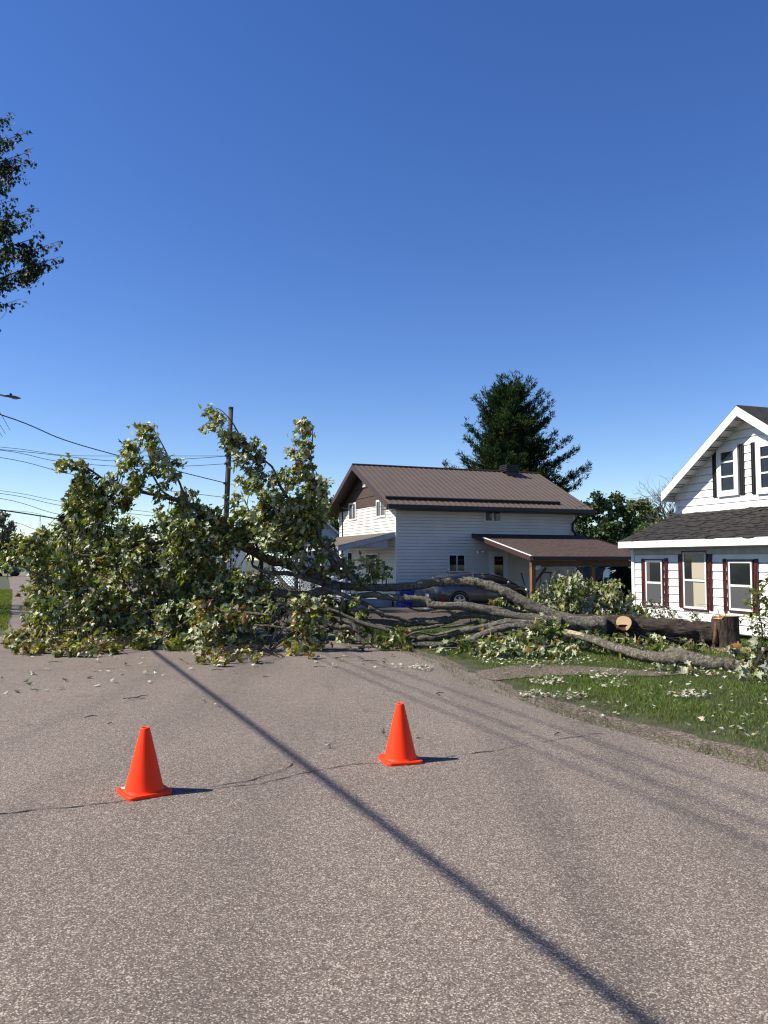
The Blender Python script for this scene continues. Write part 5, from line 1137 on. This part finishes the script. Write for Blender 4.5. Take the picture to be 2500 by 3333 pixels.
# ============================================================ TREES BEHIND
def needle_tree(name, label, base, trunk_h, tr_r, branches, tufts_per_m, m, tl, pal, group=None, nl=9, wd=.16):
    t = thing(name, label, 'conifer', base, group)
    k = MB(); k.tube([base, base + Z * trunk_h * .5, base + Z * trunk_h], [tr_r, tr_r * .6, .03], 10, True, .2); k.build('trunk', M['barkdark'], t, True)
    ps, ds = [], []; bm_ = MB()
    for (a, b, sag) in branches:
        L = (b - a).length; mid = a.lerp(b, .55) - Z * sag * L; path = smooth_path([a, mid, b], 6)
        bm_.tube(path, np.linspace(.05, .012, len(path)), 5, False)
        for f in np.linspace(.12, 1, max(3, int(L * tufts_per_m))):
            i = min(int(f * (len(path) - 1)), len(path) - 2); p = path[i].lerp(path[i + 1], f * (len(path) - 1) - i); d = (path[i + 1] - path[i]).normalized()
            side = d.cross(Z).normalized(); wdt = (.18 + .28 * L * (1 - abs(f - .45)) * .6)
            for _ in range(4):
                u = random.uniform(-1, 1); ps.append((p + side * u * min(wdt, 1.2) + Z * random.uniform(-.2, .2) + d * abs(u) * .3)[:]); ds.append((d * .8 + side * u * .7 + Z * .45)[:])
    bm_.build('boughs', M['barkdark'], t)
    ps, ds = np.array(ps), np.array(ds); n = len(ps)
    tn = palette(n, pal, [1] * len(pal), .18); 
    pos = np.repeat(ps, nl, 0) + rng.normal(0, .07, (n * nl, 3)); dd_ = np.repeat(ds, nl, 0) + rng.normal(0, .6, (n * nl, 3)); tn = np.repeat(tn, nl, 0) * (1 + rng.normal(0, .1, (n * nl, 1)))
    leaves('crown', pos, dd_, rng.normal(0, 1, (n * nl, 3)), rng.uniform(*tl, n * nl), np.clip(tn, .003, 1), m, t, QUADL, (0, .2), (-.2, .2), width=wd)
    return t
YP = 52.0; pbs = G(1660, 1822 + 4500 / YP); tips = [(1106, 807), (1140, 817), (1152, 828), (1178, 856), (1190, 892), (1200, 932), (1227, 944), (1243, 968), (1273, 1002), (1260, 1032), (962, 1000), (995, 982), (1005, 940), (1009, 911), (1028, 856), (1048, 841), (1080, 815), (1040, 880), (1180, 905), (1215, 985), (985, 1015), (1240, 1015), (1188, 870), (1020, 925), (1120, 812), (1092, 810), (1165, 845)]; tips = [(1107 + (a - 1107) * .97, b + 9) for a, b in tips]
br = []
for x, y in tips:
    e = D(x, y, YP + random.uniform(-.5, .5)); dx3 = abs(e.x - pbs.x); a = Vector((pbs.x + random.uniform(-.1, .1), YP, max(2, e.z - .9 - dx3 * (.45 if e.x < pbs.x else .24)))); br.append((a, e, .06 + .02 * (dx3 > 2)))
ht = D(1107, 826, YP).z
for i in range(380):
    z = 3 + (ht - 3.3) * random.random() ** .9; f = 1 - (z - 3) / (ht - 3); rmax = np.interp(f, [0, .08, .25, .45, .7, 1], [.3, 1.2, 2.4, 3.0, 3.7, 4.4]); an = random.uniform(0, 6.28); rr_ = rmax * random.uniform(.35, 1.0)
    a = Vector((pbs.x, YP, max(1.5, z - rr_ * .38 - .2))); br.append((a, Vector((pbs.x + rr_ * math.cos(an), YP + rr_ * math.sin(an), z)), .08))
needle_tree('white_pine', 'tall dark pine rising behind the brown metal roof', Vector((pbs.x, YP, 0)), ht, .3, br, 4.6, M['needle'], (.18, .34), [(.040, .078, .032), (.065, .11, .038), (.024, .05, .024), (.09, .13, .04)], nl=10, wd=.24)
def spruce(label, px, py_top, Y, rad, zlow=1.0, pal=[(.014, .028, .014), (.02, .035, .016)], nb=90, group='distant dark spruces'):
    b = Vector(((px - CX) / F * Y, Y, 0)); h = P(px, py_top, Y).z; br = []
    for i in range(nb):
        f = random.random() ** .8; z = zlow + (h - zlow) * (1 - f); an = random.uniform(0, 6.28); rr_ = rad * (f * .95 + .05) * random.uniform(.75, 1.08)
        br.append((b + Z * min(z + .25 * rr_, h), b + Z * max(z - .1 * rr_, .3) + Vector((math.cos(an) * rr_, math.sin(an) * rr_, 0)), -.02))
    return needle_tree('spruce', label, b, h, .2, br, 2.4, M['needle'], (.25, .5), pal, group, 6, .3)
spruce('dark spruce half hidden behind the tallest leafy branches of the fallen crown', 262, 1545, 60, 2.5, 2.0)
spruce('small dark spruce standing beside the bigger one', 215, 1672, 66, 1.4, 1, nb=50)
spruce('tiny pointed spruce on the far horizon near the radio mast', 142, 1722, 110, 1.6, 1, nb=40)

def broad(name, label, cat, base, blobs, nleaf, ls, pal, wts, group=None, m='leaftree', tr_=.22, tpl=QUADL):
    """broadleaf tree: trunk, forked limbs reaching to the leaf clumps, crown of small leaf faces"""
    t = thing(name, label, cat, base, group); top = max(b[0].z for b in blobs); cen = sum((b[0] for b in blobs), Vector()) / len(blobs)
    fork = base.lerp(Vector((cen.x, cen.y, top)), .35); k = MB(); k.tube([base, base.lerp(fork, .5), fork], [tr_, tr_ * .8, tr_ * .6], 10, True, .2); k.build('trunk', M['barkdark'], t, True)
    k = MB()
    for c, r_ in blobs:
        mid = fork.lerp(c, .5) + Vector((random.uniform(-.3, .3), random.uniform(-.3, .3), .2)); k.tube([fork, mid, c], [tr_ * .45, tr_ * .22, .02], 5, False)
    k.build('limbs', M['barkdark'], t)
    vol = np.array([r_ ** 2 for c, r_ in blobs]); vol = vol / vol.sum(); ix = rng.choice(len(blobs), nleaf, p=vol); C_ = np.array([b[0][:] for b in blobs])[ix]; RR = np.array([b[1] for b in blobs])[ix]
    sub = rng.normal(0, 1, (len(blobs), 9, 3)); sub = sub / np.linalg.norm(sub, axis=2, keepdims=True) * rng.uniform(.45, .95, (len(blobs), 9, 1))
    s_ = sub[ix, rng.integers(0, 9, nleaf)]; pos = C_ + s_ * RR[:, None] + rng.normal(0, .20, (nleaf, 3)) * RR[:, None]
    tn = palette(nleaf, pal, wts, .2)
    leaves('crown', pos, rng.normal(0, .8, (nleaf, 3)) + (0, 0, -.3), s_ + rng.normal(0, .6, (nleaf, 3)) + (0, 0, .5), rng.uniform(*ls, nleaf), tn, M[m], t, tpl, (0, .5), (-.3, .3))
    return t
def pxb(l, Y, jy=1.2): return [(P(x, y, Y + random.uniform(-jy, jy)), r * Y / F) for x, y, r in l]
GR = [(.15, .23, .075), (.21, .29, .095), (.045, .075, .026), (.29, .31, .10)]
GX = lambda px, Y: Vector(((px - CX) / F * Y, Y, 0))
bgt = 'background trees beyond the houses'
broad('green_tree', 'dense dark tree directly behind the carport', 'tree', GX(1930, 44), pxb([(1900, 1690, 45), (1940, 1650, 45), (1900, 1760, 55), (1960, 1730, 60), (1930, 1820, 60), (1990, 1790, 50), (1890, 1840, 50)], 44), 9000, (.12, .22), GR, [2, .6, 7, .1], bgt)
broad('green_tree', 'loose pointed tree with bright tips between carport and gabled house', 'tree', GX(2025, 52), pxb([(1975, 1650, 28), (2010, 1630, 26), (2030, 1660, 30), (2000, 1700, 38), (2045, 1700, 34), (2020, 1750, 46), (2010, 1800, 50)], 52), 8500, (.13, .24), GR, [3, 4, 2, 1], bgt)
broad('green_tree', 'rounded green tree left of the leafless one', 'tree', GX(2090, 56), pxb([(2065, 1650, 30), (2095, 1655, 32), (2120, 1670, 26), (2080, 1700, 42), (2130, 1710, 34), (2100, 1750, 46), (2050, 1770, 44)], 56), 8500, (.14, .25), GR, [3, 4, 2, .6], bgt)
broad('green_tree', 'low yellowish tree tight behind the dark lower roof', 'tree', GX(2150, 48), pxb([(2090, 1735, 26), (2130, 1725, 26), (2165, 1700, 26), (2190, 1680, 20), (2180, 1740, 34)], 48), 5000, (.11, .2), GR, [1, 4, 1, 3], bgt)
broad('green_tree', 'dark tree with a few red leaves behind the brown gable', 'tree', GX(1060, 60), pxb([(1075, 1650, 34), (1050, 1690, 46), (1100, 1690, 40), (1120, 1740, 40), (1070, 1760, 60), (1020, 1740, 50)], 60), 5200, (.18, .32), GR + [(.16, .03, .02)], [3, 3, 3, .6, .35], bgt)
broad('green_tree', 'rounded tree seen in the gap beside the utility pole', 'tree', GX(590, 62), pxb([(590, 1680, 34), (560, 1710, 40), (620, 1700, 36), (650, 1740, 44), (570, 1760, 50)], 62), 4200, (.18, .32), GR, [4, 3, 3, .3], bgt)
broad('green_tree', 'wide dark tree behind the middle of the fallen crown', 'tree', GX(850, 66), pxb([(820, 1720, 60), (900, 1710, 50), (760, 1760, 50), (950, 1760, 50)], 66), 4200, (.2, .34), GR, [4, 2, 4, .3], bgt)
broad('pale_tree', 'pale sunlit tree at the far edge of the cross street', 'tree', GX(5, 85), pxb([(8, 1680, 20), (0, 1700, 26), (30, 1712, 18), (10, 1735, 28), (-30, 1700, 40)], 85), 2600, (.2, .35), [(.34, .34, .22), (.2, .22, .12), (.45, .44, .32)], [1, 1, 1], bgt)
for i, (a, b, Y, h) in enumerate(((-60, 60, 120, 1768), (60, 210, 125, 1764), (200, 330, 130, 1758))):
    broad('distant_trees', ['low dark trees along the horizon past the parked traffic', 'low dark trees on the horizon under the radio mast', 'low dark trees on the horizon behind the spruces'][i], 'tree', GX((a + b) / 2, Y), pxb([(a + (b - a) * f, h + random.uniform(-6, 10), 22) for f in np.linspace(0, 1, 7)] + [(a + (b - a) * f, h + 32, 26) for f in np.linspace(0, 1, 7)], Y), 2200, (.4, .8), [(.02, .032, .016), (.03, .045, .02)], [1, 1], bgt)
for i, (px, Y, h, w_) in enumerate(((1340, 75, 1755, 150), (1750, 70, 1730, 160), (700, 95, 1762, 180), (1000, 90, 1760, 150), (2300, 60, 1740, 150))):
    broad('green_tree', ['broad tree hidden behind the siding house', 'broad tree hidden behind the carport side of the siding house', 'low broad tree far behind the utility pole', 'low broad tree beyond the blue grey house', 'broad tree hidden behind the gabled house'][i], 'tree', GX(px, Y), pxb([(px + random.uniform(-1, 1) * w_ * .5, h + random.uniform(0, 40), 40) for _ in range(8)], Y), 2200, (.25, .45), GR, [4, 2, 4, .2], bgt)

# leafless tree
bt = thing('bare_tree', 'leafless grey tree beside the gabled house roof', 'bare tree', GX(2185, 46)); k = MB(); kb = MB()
M['barkgrey'] = mat('grey_twig', (.22, .20, .19), .9)
def fork(p, d, L, r, dep, mb):
    e = p + d * L; mid = p.lerp(e, .5) + Vector((random.gauss(0, .05), random.gauss(0, .05), random.gauss(0, .03))) * L
    mb.tube([p, mid, e], [r, r * .85, r * .65], 5 if dep > 2 else 3, False)
    if dep == 0: return
    for _ in range(3 if dep > 1 else 2):
        nd = (d + Vector((random.gauss(0, .42), random.gauss(0, .42), random.gauss(.05, .3)))).normalized(); fork(p.lerp(e, random.uniform(.55, 1)), nd, L * random.uniform(.6, .85), r * .6, dep - 1, kb)
b0 = GX(2185, 46); k.tube([b0, P(2185, 1760, 46)], [.16, .11], 8, False); k.build('trunk', M['barkgrey'], bt)
random.seed(21)
for px, py in ((2150, 1600), (2170, 1570), (2195, 1560), (2130, 1640), (2215, 1590)):
    s_ = P(2185, 1762, 46); e = P(px, py, 46 + random.uniform(-1, 1)); d_ = (e - s_); fork(s_, d_.normalized(), d_.length * .46, .055, 4, kb)
kb.build('branches', M['barkgrey'], bt)

# overhanging street tree at the upper left: only its outer boughs reach the picture
om = thing('street_maple', 'tall dark maple whose outer boughs hang into the top corner of the sky', 'tree', Vector((-21.5, 27, 0)))
YT = 26.0; random.seed(9); tb = Vector((-21.5, 27, 0))
k = MB(); k.tube([tb, tb + Z * 5, tb + Vector((.4, 0, 10)), tb + Vector((.2, 0, 18))], [.4, .33, .26, .08], 14, True, .2); k.build('trunk', M['barkdark'], om, True)
LT = []; BT = []
for (x, y) in ((49, 397), (87, 454), (100, 514), (106, 546), (77, 590), (54, 669), (111, 701), (103, 739), (144, 786), (190, 808), (199, 856), (174, 884), (107, 909), (66, 995), (30, 420), (20, 620), (40, 850), (90, 830)):
    y -= 22; Yv = YT + random.uniform(-1.6, 1.6); e = P(x, y, Yv); m1 = P(x - 120, y + 42, Yv); m2 = P(x - 320, y + 120, Yv); s_ = Vector((tb.x + .3, tb.y, max(5, m2.z - 2.0)))
    LT.append(Limb([s_, m2, m1, e], [.07, .035, .016, .005], 5))
    for f in np.arange(0, 1, .11):
        q = m1.lerp(e, f) + Vector((0, 0, .22 * math.sin(f * 3.14) * 0 - .06)); BT.append((q + Vector((random.gauss(0, .06), random.gauss(0, .1), random.gauss(0, .05))), .17 - .09 * f, None))
        if f < .35: BT.append((q + Vector((random.uniform(-.2, .2), random.gauss(0, .3), -.25 * random.random())), .2, None))
for _ in range(150):
    an = random.uniform(0, 6.28); rr_ = random.uniform(1.5, 6.0); z_ = random.uniform(9, 18); sc_ = math.sqrt(max(.05, 1 - ((z_ - 13) / 6.5) ** 2)); q = Vector((tb.x + .2 + rr_ * math.cos(an) * sc_, tb.y + rr_ * math.sin(an) * sc_, z_))
    if (q.x / q.y) < -.56: BT.append((q, .5, None))
grow(LT, om, BT, 25, W_STD, M['leaftree'], (.12, .17), 'barkbr', names=('bough', 'crown'), wob=.1, drift=Vector((.1, 0, -.9)), pal=[(.03, .055, .015), (.045, .075, .02), (.02, .038, .012), (.07, .09, .03), (.05, .05, .02), (.04, .04, .02)], spread=.6)

# ============================================================ BUILDINGS FAR BACK
def small_house(name, label, O, a_, L, W, eave, ridge, wallm, roofm, wins, group=None):
    """gabled box house; a_ runs along the front wall, b_ back; wins=(s0,s1,z0,z1) on the front"""
    b_ = Vector((-a_.y, a_.x, 0)); t = thing(name, label, 'house', O, group); k = MB()
    clad(k, O, a_, -b_, [(0, 0), (L, 0), (L, eave), (L / 2, ridge), (0, eave)], .15); clad(k, O + b_ * W, a_, b_, [(0, 0), (L, 0), (L, eave), (L / 2, ridge), (0, eave)], .15)
    clad(k, O, b_, -a_, [(0, 0), (W, 0), (W, eave), (0, eave)], .15); clad(k, O + a_ * L, b_, a_, [(0, 0), (W, 0), (W, eave), (0, eave)], .15); k.build('wall', wallm, t)
    k = MB(); s_ = (ridge - eave) / (L / 2); e = .35
    f1 = O - a_ * e - b_ * .3 + Z * (eave - s_ * e + .05); r_ = O + a_ * L / 2 - b_ * .3 + Z * (ridge + .05); f2 = O + a_ * (L + e) - b_ * .3 + Z * (eave - s_ * e + .05); B_ = b_ * (W + .6)
    slab(k, [f1, r_, r_ + B_, f1 + B_][::-1], .12); slab(k, [r_, f2, f2 + B_, r_ + B_][::-1], .12); ro = k.build('roof', roofm, t)
    k = MB()
    for p, q in ((f1, r_), (r_, f2)): k.quad(p - b_ * .01 + Z * .02, q - b_ * .01 + Z * .02, q - b_ * .01 - Z * .16, p - b_ * .01 - Z * .16)
    k.build('bargeboard', M['trimw'], ro)
    for (s0, s1, z0, z1) in wins: window(t, O, a_, -b_, (s0, s1, z0, z1), M['trimw'], M['glass'], .08, 'v', dep=.05)
    return t
M['bluegrey'] = mat('blue_grey_siding', (.42, .50, .58), .6); M['bluroof'] = mat('blue_tarp_roof', (.10, .22, .50), .6); M['greyroof'] = mat('grey_shingle', (.09, .09, .095), .9)
O = GX(1012, 50); a_ = V1; small_house('grey_house', 'pale blue grey gabled house peeking past the porch roof', GX(960, 52), V1, 3.4, 8, 3.3, 4.75, M['bluegrey'], M['greyroof'], [(.6, 1.2, 2, 2.8)])
small_house('white_house', 'small white house seen through the gap under the dark limb', GX(672, 58), V1, 3.0, 7, 3.0, 4.2, M['siding_w'], M['bluroof'], [(.4, .9, .9, 2.0), (1.7, 2.2, .9, 2.0)])
small_house('white_garage', 'little white building glimpsed inside the fallen crown', GX(425, 60), V1, 2.6, 6, 2.7, 3.6, M['siding_w'], M['greyroof'], [(.8, 1.4, .9, 1.9)])
# white lattice screen near the porch
O = G(862, 1925); k = MB()
for i in range(-6, 12):
    for s_ in (1, -1):
        x0_ = i * .2; pts = [(x0_ + t * s_, t) for t in (0, 1.2)]; c0, c1 = pts
        lo_, hi_ = 0, 1.2
        if s_ > 0: ta, tb_ = max(0, -x0_), min(1.2, 1.8 - x0_)
        else: ta, tb_ = max(0, x0_ - 1.8), min(1.2, x0_)
        if tb_ - ta > .05: k.tube([O + V1 * (x0_ + s_ * ta) + Z * (.1 + ta) + U1 * .012 * s_, O + V1 * (x0_ + s_ * tb_) + Z * (.1 + tb_) + U1 * .012 * s_], .016, 4)
k.box(O, V1, U1, Z, (-.05, 1.85, -.03, .03, .04, .1)); k.box(O, V1, U1, Z, (-.05, 1.85, -.03, .03, 1.3, 1.36)); k.box(O, V1, U1, Z, (-.05, .0, -.03, .03, .0, 1.3)); k.box(O, V1, U1, Z, (1.8, 1.85, -.03, .03, 0, 1.3))
mono('lattice_panel', k, mat('grey_lattice', (.10, .10, .10), .8), 'grey diamond lattice panel behind the fallen branches', 'lattice', O)
# red flowering bush and green bush by the porch
random.seed(31)
def bush(label, px, Y, pts, pal, wts, n, ls=(.05, .1)):
    b = GX(px, Y); st_ = [Limb([b, b + Vector((random.gauss(0, .15), 0, .4)), b + Vector((random.gauss(0, .25), 0, .8))], [.02, .012, .005]) for _ in range(3)]
    shrub('garden_bush', label, 'bush', b, st_, [(P(x, y, Y + random.uniform(-.3, .3)), .18, None) for x, y in pts], n, wts, ls, 'leaftree', .3, OVAL, pal)
bush('garden bush with a few bright red flowers behind the thick low limb', 900, 25.5, [(880 + random.uniform(-40, 40), 1890 + random.uniform(-35, 40)) for _ in range(26)], [(.04, .08, .02), (.07, .11, .03), (.4, .02, .02)], [5, 4, 1.2], 26)
bush('pale green bush in front of the porch railing', 1010, 27, [(1000 + random.uniform(-40, 35), 1900 + random.uniform(-30, 40)) for _ in range(24)], [(.05, .09, .03), (.12, .17, .07)], [1, 1], 26)
bush('bright green bush seen through the crown near the utility pole', 690, 24, [(640 + random.uniform(-40, 40), 1870 + random.uniform(-45, 60)) for _ in range(24)], [(.06, .14, .015), (.09, .2, .02)], [1, 1], 26)
# far parked vehicles
def far_car(px, Y, c, label, ang, pm=None):
    b = GX(px, Y); a_ = Vector((math.cos(ang), math.sin(ang), 0)); s_ = Vector((-a_.y, a_.x, 0)); t = thing('distant_car', label, 'car', b, 'vehicles on the cross street')
    k = MB(); xs = [(-2.1, .5, .75), (-2.0, .35, .9), (-1.2, .3, .95), (.9, .3, .95), (1.9, .35, .8), (2.15, .45, .65)]
    for x, z0, z1 in xs:
        for y, z in ((-.85, z0), (-.9, (z0 + z1) / 2), (-.8, z1), (.8, z1), (.9, (z0 + z1) / 2), (.85, z0)): k.v.append(tuple(b + a_ * x + s_ * y + Z * z))
    for i in range(5):
        for j in range(6): p = i * 6 + j; q = i * 6 + (j + 1) % 6; k.f.append((p, q, q + 6, p + 6)); k.m.append(0)
    k.f.append((5, 4, 3, 2, 1, 0)); k.m.append(0); k.f.append(tuple(30 + j for j in range(6))); k.m.append(0); k.build('body', pm or paint('far_paint', c), t)
    k = MB(); q = [(-1.7, .94), (-1.1, 1.45), (.3, 1.48), (1.1, .94)]
    for x, z in q:
        for y in (-.72, .72): k.v.append(tuple(b + a_ * x + s_ * y * (1 if z < 1 else .85) + Z * z))
    for i in range(3): p = i * 2; k.f.append((p, p + 2, p + 3, p + 1)); k.m.append(0)
    k.f += [(0, 2, 4, 6), (7, 5, 3, 1)]; k.m += [0, 0]; k.build('window', M['carglass'], t)
    for x in (-1.3, 1.35):
        for y in (-.86, .86): k = MB(); k.lathe(b + a_ * x + s_ * y + Z * .33, [(0, -.1), (.33, -.1), (.33, .1), (.15, .11), (0, .1)], 16, s_); k.build('wheel', M['tyre'], t, True)
far_car(8, 84, (.03, .035, .045), 'dark car on the far cross street at the picture edge', .25)
far_car(182, 72, (.25, .03, .03), 'red and dark vehicle glimpsed through the leaves', .3)
# carport back: parked dark vehicle + fence
far_car(1945, 36, (.02, .02, .022), 'dark vehicle parked behind the open carport', 1.0, M['tyre'])
b = GX(1930, 40); fn = thing('picket_fence', 'dark picket fence behind the carport posts', 'fence', b)
k = MB()
for i in range(26): k.box(b, V1, U1, Z, (i * .16, i * .16 + .09, 0, .02, 0, 1.25 + .03 * (i % 2)))
k.build('pickets', M['darkbrown'], fn)
k = MB(); k.box(b, V1, U1, Z, (0, 4.2, .02, .06, .35, .43)); k.box(b, V1, U1, Z, (0, 4.2, .02, .06, .95, 1.03)); k.build('rails', M['darkbrown'], fn)
spruce('bushy blue green conifer behind the far carport post', 1995, 1835, 37, 1.3, .3, [(.04, .075, .045), (.03, .06, .035)], 60)

# ============================================================ POLES, LAMP, WIRES
YU = 39.0; M['pole'] = bark_mat('weathered_pole', (.05, .045, .035), (.12, .11, .09), (.22, .20, .165), 8, (4, 4, .3), .5)
pt_ = P(752, 1326, YU); pbz = G(728, 1822 + 4500 / YU); pbz = Vector((pbz.x, YU, 0))
up_ = thing('utility_pole', 'weathered wooden utility pole standing behind the fallen crown', 'utility pole', pbz)
k = MB(); k.tube([pbz, pbz.lerp(pt_, .5), pt_], [.15, .135, .118], 16, True, .06); k.build('post', M['pole'], up_, True)
k = MB(); k.lathe(pt_ - Z * .12, [(.125, 0), (.128, .13), (.0, .15)], 14); k.build('cap', M['black'], up_)
def ppole(py): z = P(740, py, YU).z; f = z / pt_.z; return pbz.lerp(pt_, f)
for py in (1484, 1510, 1574, 1620, 1700): k = MB(); p = ppole(py); k.box(p, Vector((1, 0, 0)), Vector((0, 1, 0)), Z, (-.16, .02, -.16, -.12, -.06, .06)); k.lathe(p + Vector((-.17, -.1, -.05)), [(.03, 0), (.045, .04), (.03, .09), (0, .1)], 8); k.build('insulator', M['black'], up_)
def wire(pts, r, label, sag=0):
    p = smooth_path(pts, 7)
    if sag: L = len(p) - 1; p = [q - Z * sag * 4 * (i / L) * (1 - i / L) for i, q in enumerate(p)]
    k = MB(); k.tube(p, r, 5, False); mono('overhead_wire', k, M['black'], label, 'wire', p[0], True, 'overhead wires')
wire([P(-700, 1150, 22), P(0, 1349, 28), P(210, 1432, 31.5), P(400, 1487, 34.5), P(575, 1533, 37), ppole(1574)], .022, 'thick wire sloping down from the lamp side to the utility pole')
wire([P(-500, 1415, 34), P(0, 1455, 35), P(130, 1471, 36), P(233, 1483, 37), P(500, 1484, 38), ppole(1484)], .011, 'uppermost of the thin wires reaching the utility pole')
wire([P(-500, 1430, 33), P(0, 1463, 35), P(293, 1494, 37), P(390, 1500, 38), P(600, 1494, 38.6), ppole(1482) - Z * .03], .013, 'second thin wire under the uppermost, sagging to the utility pole')
wire([P(-500, 1425, 32), P(0, 1465, 35), P(180, 1500, 36.5), P(390, 1518, 38), P(600, 1517, 38.6), ppole(1509)], .013, 'third thin wire meeting the utility pole below the bracket')
wire([P(-500, 1440, 30), P(0, 1489, 35), P(217, 1540, 36.5), P(420, 1580, 37.7), ppole(1620)], .014, 'wire running into the top of the leafy crown')
wire([P(-500, 1560, 30), P(0, 1597, 35), P(211, 1634, 37), P(500, 1668, 38), ppole(1700)], .010, 'upper of the close pair of low thin wires')
wire([P(-500, 1566, 30), P(0, 1606, 35), P(214, 1648, 37), P(500, 1680, 38), ppole(1706)], .012, 'lower of the close pair of low thin wires')
wire([P(-500, 1560, 30), P(0, 1622, 35), P(200, 1676, 37), P(500, 1725, 38), ppole(1750)], .012, 'single wire between the low pair and the black cable')
wire([P(-500, 1600, 26), P(0, 1660, 30), P(210, 1692, 34), P(500, 1735, 37), ppole(1770)], .028, 'thick black cable, lowest and boldest of the lines')
wire([P(-200, 1660, 60), P(45, 1700, 65), P(130, 1727, 70), P(300, 1760, 78)], .02, 'faint distant wire above the far trees')
wire([P(-200, 1660, 45), P(80, 1665, 46), P(205, 1700, 48), P(330, 1725, 50)], .009, 'faint thin wire just under the black cable')
wire([ppole(1574), P(900, 1600, 37), P(1020, 1620, 34), C0 + U1 * (Wh - .5) - V1 * .12 + Z * (zw + .3)], .012, 'service wire from the utility pole to the brown gable')
wire([C0 + U1 * (Wh - .5) - V1 * .15 + Z * (zw + .2), C0 + U1 * 3.5 - V1 * .75 + Z * (zw - .1), C0 - U1 * .3 - V1 * .55 + Z * (zw - .25), C0 + V1 * 6 - U1 * .7 + Z * (zw - .3), P(1931, 1640, 33), P(2080, 1620, 36), P(2400, 1580, 30)], .008, 'thin wire passing along the siding house toward the white gable')
wire([ppole(1480), P(820, 1560, 38.5), P(905, 1640, 38), P(960, 1700, 37.5)], .008, 'thin guy wire slanting down from the utility pole')
# small distant pole beside the bare tree
b = GX(2114, 58); sp_ = thing('distant_pole', 'small pale utility pole with crossarm seen above the lower shake roof', 'utility pole', b, None)
k = MB(); k.tube([b, P(2115, 1658, 58)], [.14, .11], 8); k.build('post', M['pole'], sp_)
for py in (1678,): k = MB(); k.tube([P(2096, py, 58), P(2130, py - 1, 58)], .06, 4); k.build('crossarm', M['pole'], sp_)
k = MB()
for px in (2109, 2122): k.lathe(P(px, 1698, 57.8), [(0, -.3), (.16, -.28), (.16, .2), (0, .25)], 10)
k.build('transformer', M['greywhite'], sp_)
# radio mast
YM = 400.; b = GX(128, YM); ms = thing('radio_mast', 'thin lattice radio mast on the far horizon', 'mast', b); k = MB(); tz = P(128, 1676, YM).z
for dx3, dy3 in ((-.35, 0), (.35, 0), (0, .5)): k.tube([b + Vector((dx3, dy3, 0)), b + Vector((dx3, dy3, tz))], .07, 4)
z_ = 1.0
while z_ < tz: k.tube([b + Vector((-.35, 0, z_)), b + Vector((.35, 0, z_ + .7))], .05, 3); z_ += 1.4
k.build('tower', M['greywhite'], ms); k = MB(); k.lathe(b + Vector((-.5, -.3, tz * .67)), [(0, 0), (.6, .1), (.6, .5), (0, .6)], 8); k.build('dish', M['trimw'], ms)
# street lamp: mast off the picture, arm and head reaching in
lb = Vector((-17.9, 30, 0)); lampz = P(40, 1292, 30).z
sl_ = thing('street_lamp', 'grey street lamp head on a long arm against the sky', 'street lamp', lb)
k = MB(); k.tube([lb, lb + Z * 9.5], [.15, .11], 12); k.build('post', M['pole'], sl_)
h0 = P(22, 1290, 30); k = MB(); k.tube(smooth_path([lb + Z * (lampz - .9), lb + Z * (lampz - .3) + Vector((.9, 0, 0)), h0 + Vector((-.6, 0, .06)), h0], 5), [.04] * 16, 8); k.build('arm', M['greywhite'], sl_, True)
h1 = P(68, 1297, 30); d_ = (h1 - h0); k = MB()
ns = 10
for i in range(ns + 1):
    f = i / ns; c_ = h0 + d_ * f - V * 0; w_ = .17 * math.sin(math.pi * min(1, .12 + f * .88)) ** .55 if f < 1 else .03; hh = .065 * (math.sin(math.pi * min(.97, .15 + f * .85)) ** .6)
    for j in range(12):
        an = 2 * math.pi * j / 12; k.v.append(tuple(c_ + Vector((0, math.cos(an) * w_, math.sin(an) * hh * (1.2 if math.sin(an) > 0 else .6)))))
for i in range(ns):
    for j in range(12): a = i * 12 + j; bq = i * 12 + (j + 1) % 12; k.f.append((a, bq, bq + 12, a + 12)); k.m.append(0)
k.f.append(tuple(range(12))); k.m.append(0); k.f.append(tuple(ns * 12 + j for j in range(12))[::-1]); k.m.append(0)
hd = k.build('lamp_head', mat('lamp_grey', (.16, .16, .165), .5), sl_, True)
k = MB(); k.lathe(h0 + d_ * .28 + Z * .07, [(.05, 0), (.05, .05), (.02, .08), (0, .08)], 10); k.build('photocell', M['black'], hd)
k = MB(); k.lathe(h0 + d_ * .6 - Z * .03, [(0, -.03), (.11, -.02), (.12, .0)], 12); k.build('lens', M['greywhite'], hd)
# street cables overhead (outside the picture at the left): their shadows cross the road
s1 = G(497, 2117); s2 = G(2112, 3333); dS = (s2 - s1).normalized(); hC = 6.8; cot = math.hypot(TO_SUN.x, TO_SUN.y) / TO_SUN.z
offC = Vector((TO_SUN.x, TO_SUN.y, 0)) / TO_SUN.z
def cable(p, dd, h, r, label):
    q = p + offC * h; a = q - dd * 34; b = q + dd * 30
    k = MB(); k.tube([a.lerp(b, f) + Z * (h + .0) for f in np.linspace(0, 1, 12)], r, 6, True); mono('street_cable', k, M['black'], label, 'cable', a + Z * h, True, 'street cables overhead')
cable(s1, dS, hC, .036, 'thick bundled cable strung along the street above the verge')
w1 = G(1200, 2215); w2 = G(1700, 2426); dW = (w2 - w1).normalized()
for i, (off, h) in enumerate(((0, 8.6), (.32, 8.8), (.75, 9.0))): cable(w1 + V * off, dW, h, .0125, ['bare power line highest above the verge, street side', 'bare power line strung between two others', 'bare power line strung farthest from the thick cable'][i])
pe = s1 + offC * 0 - dS * 30; pe = Vector((pe.x + offC.x * hC, pe.y + offC.y * hC, 0))
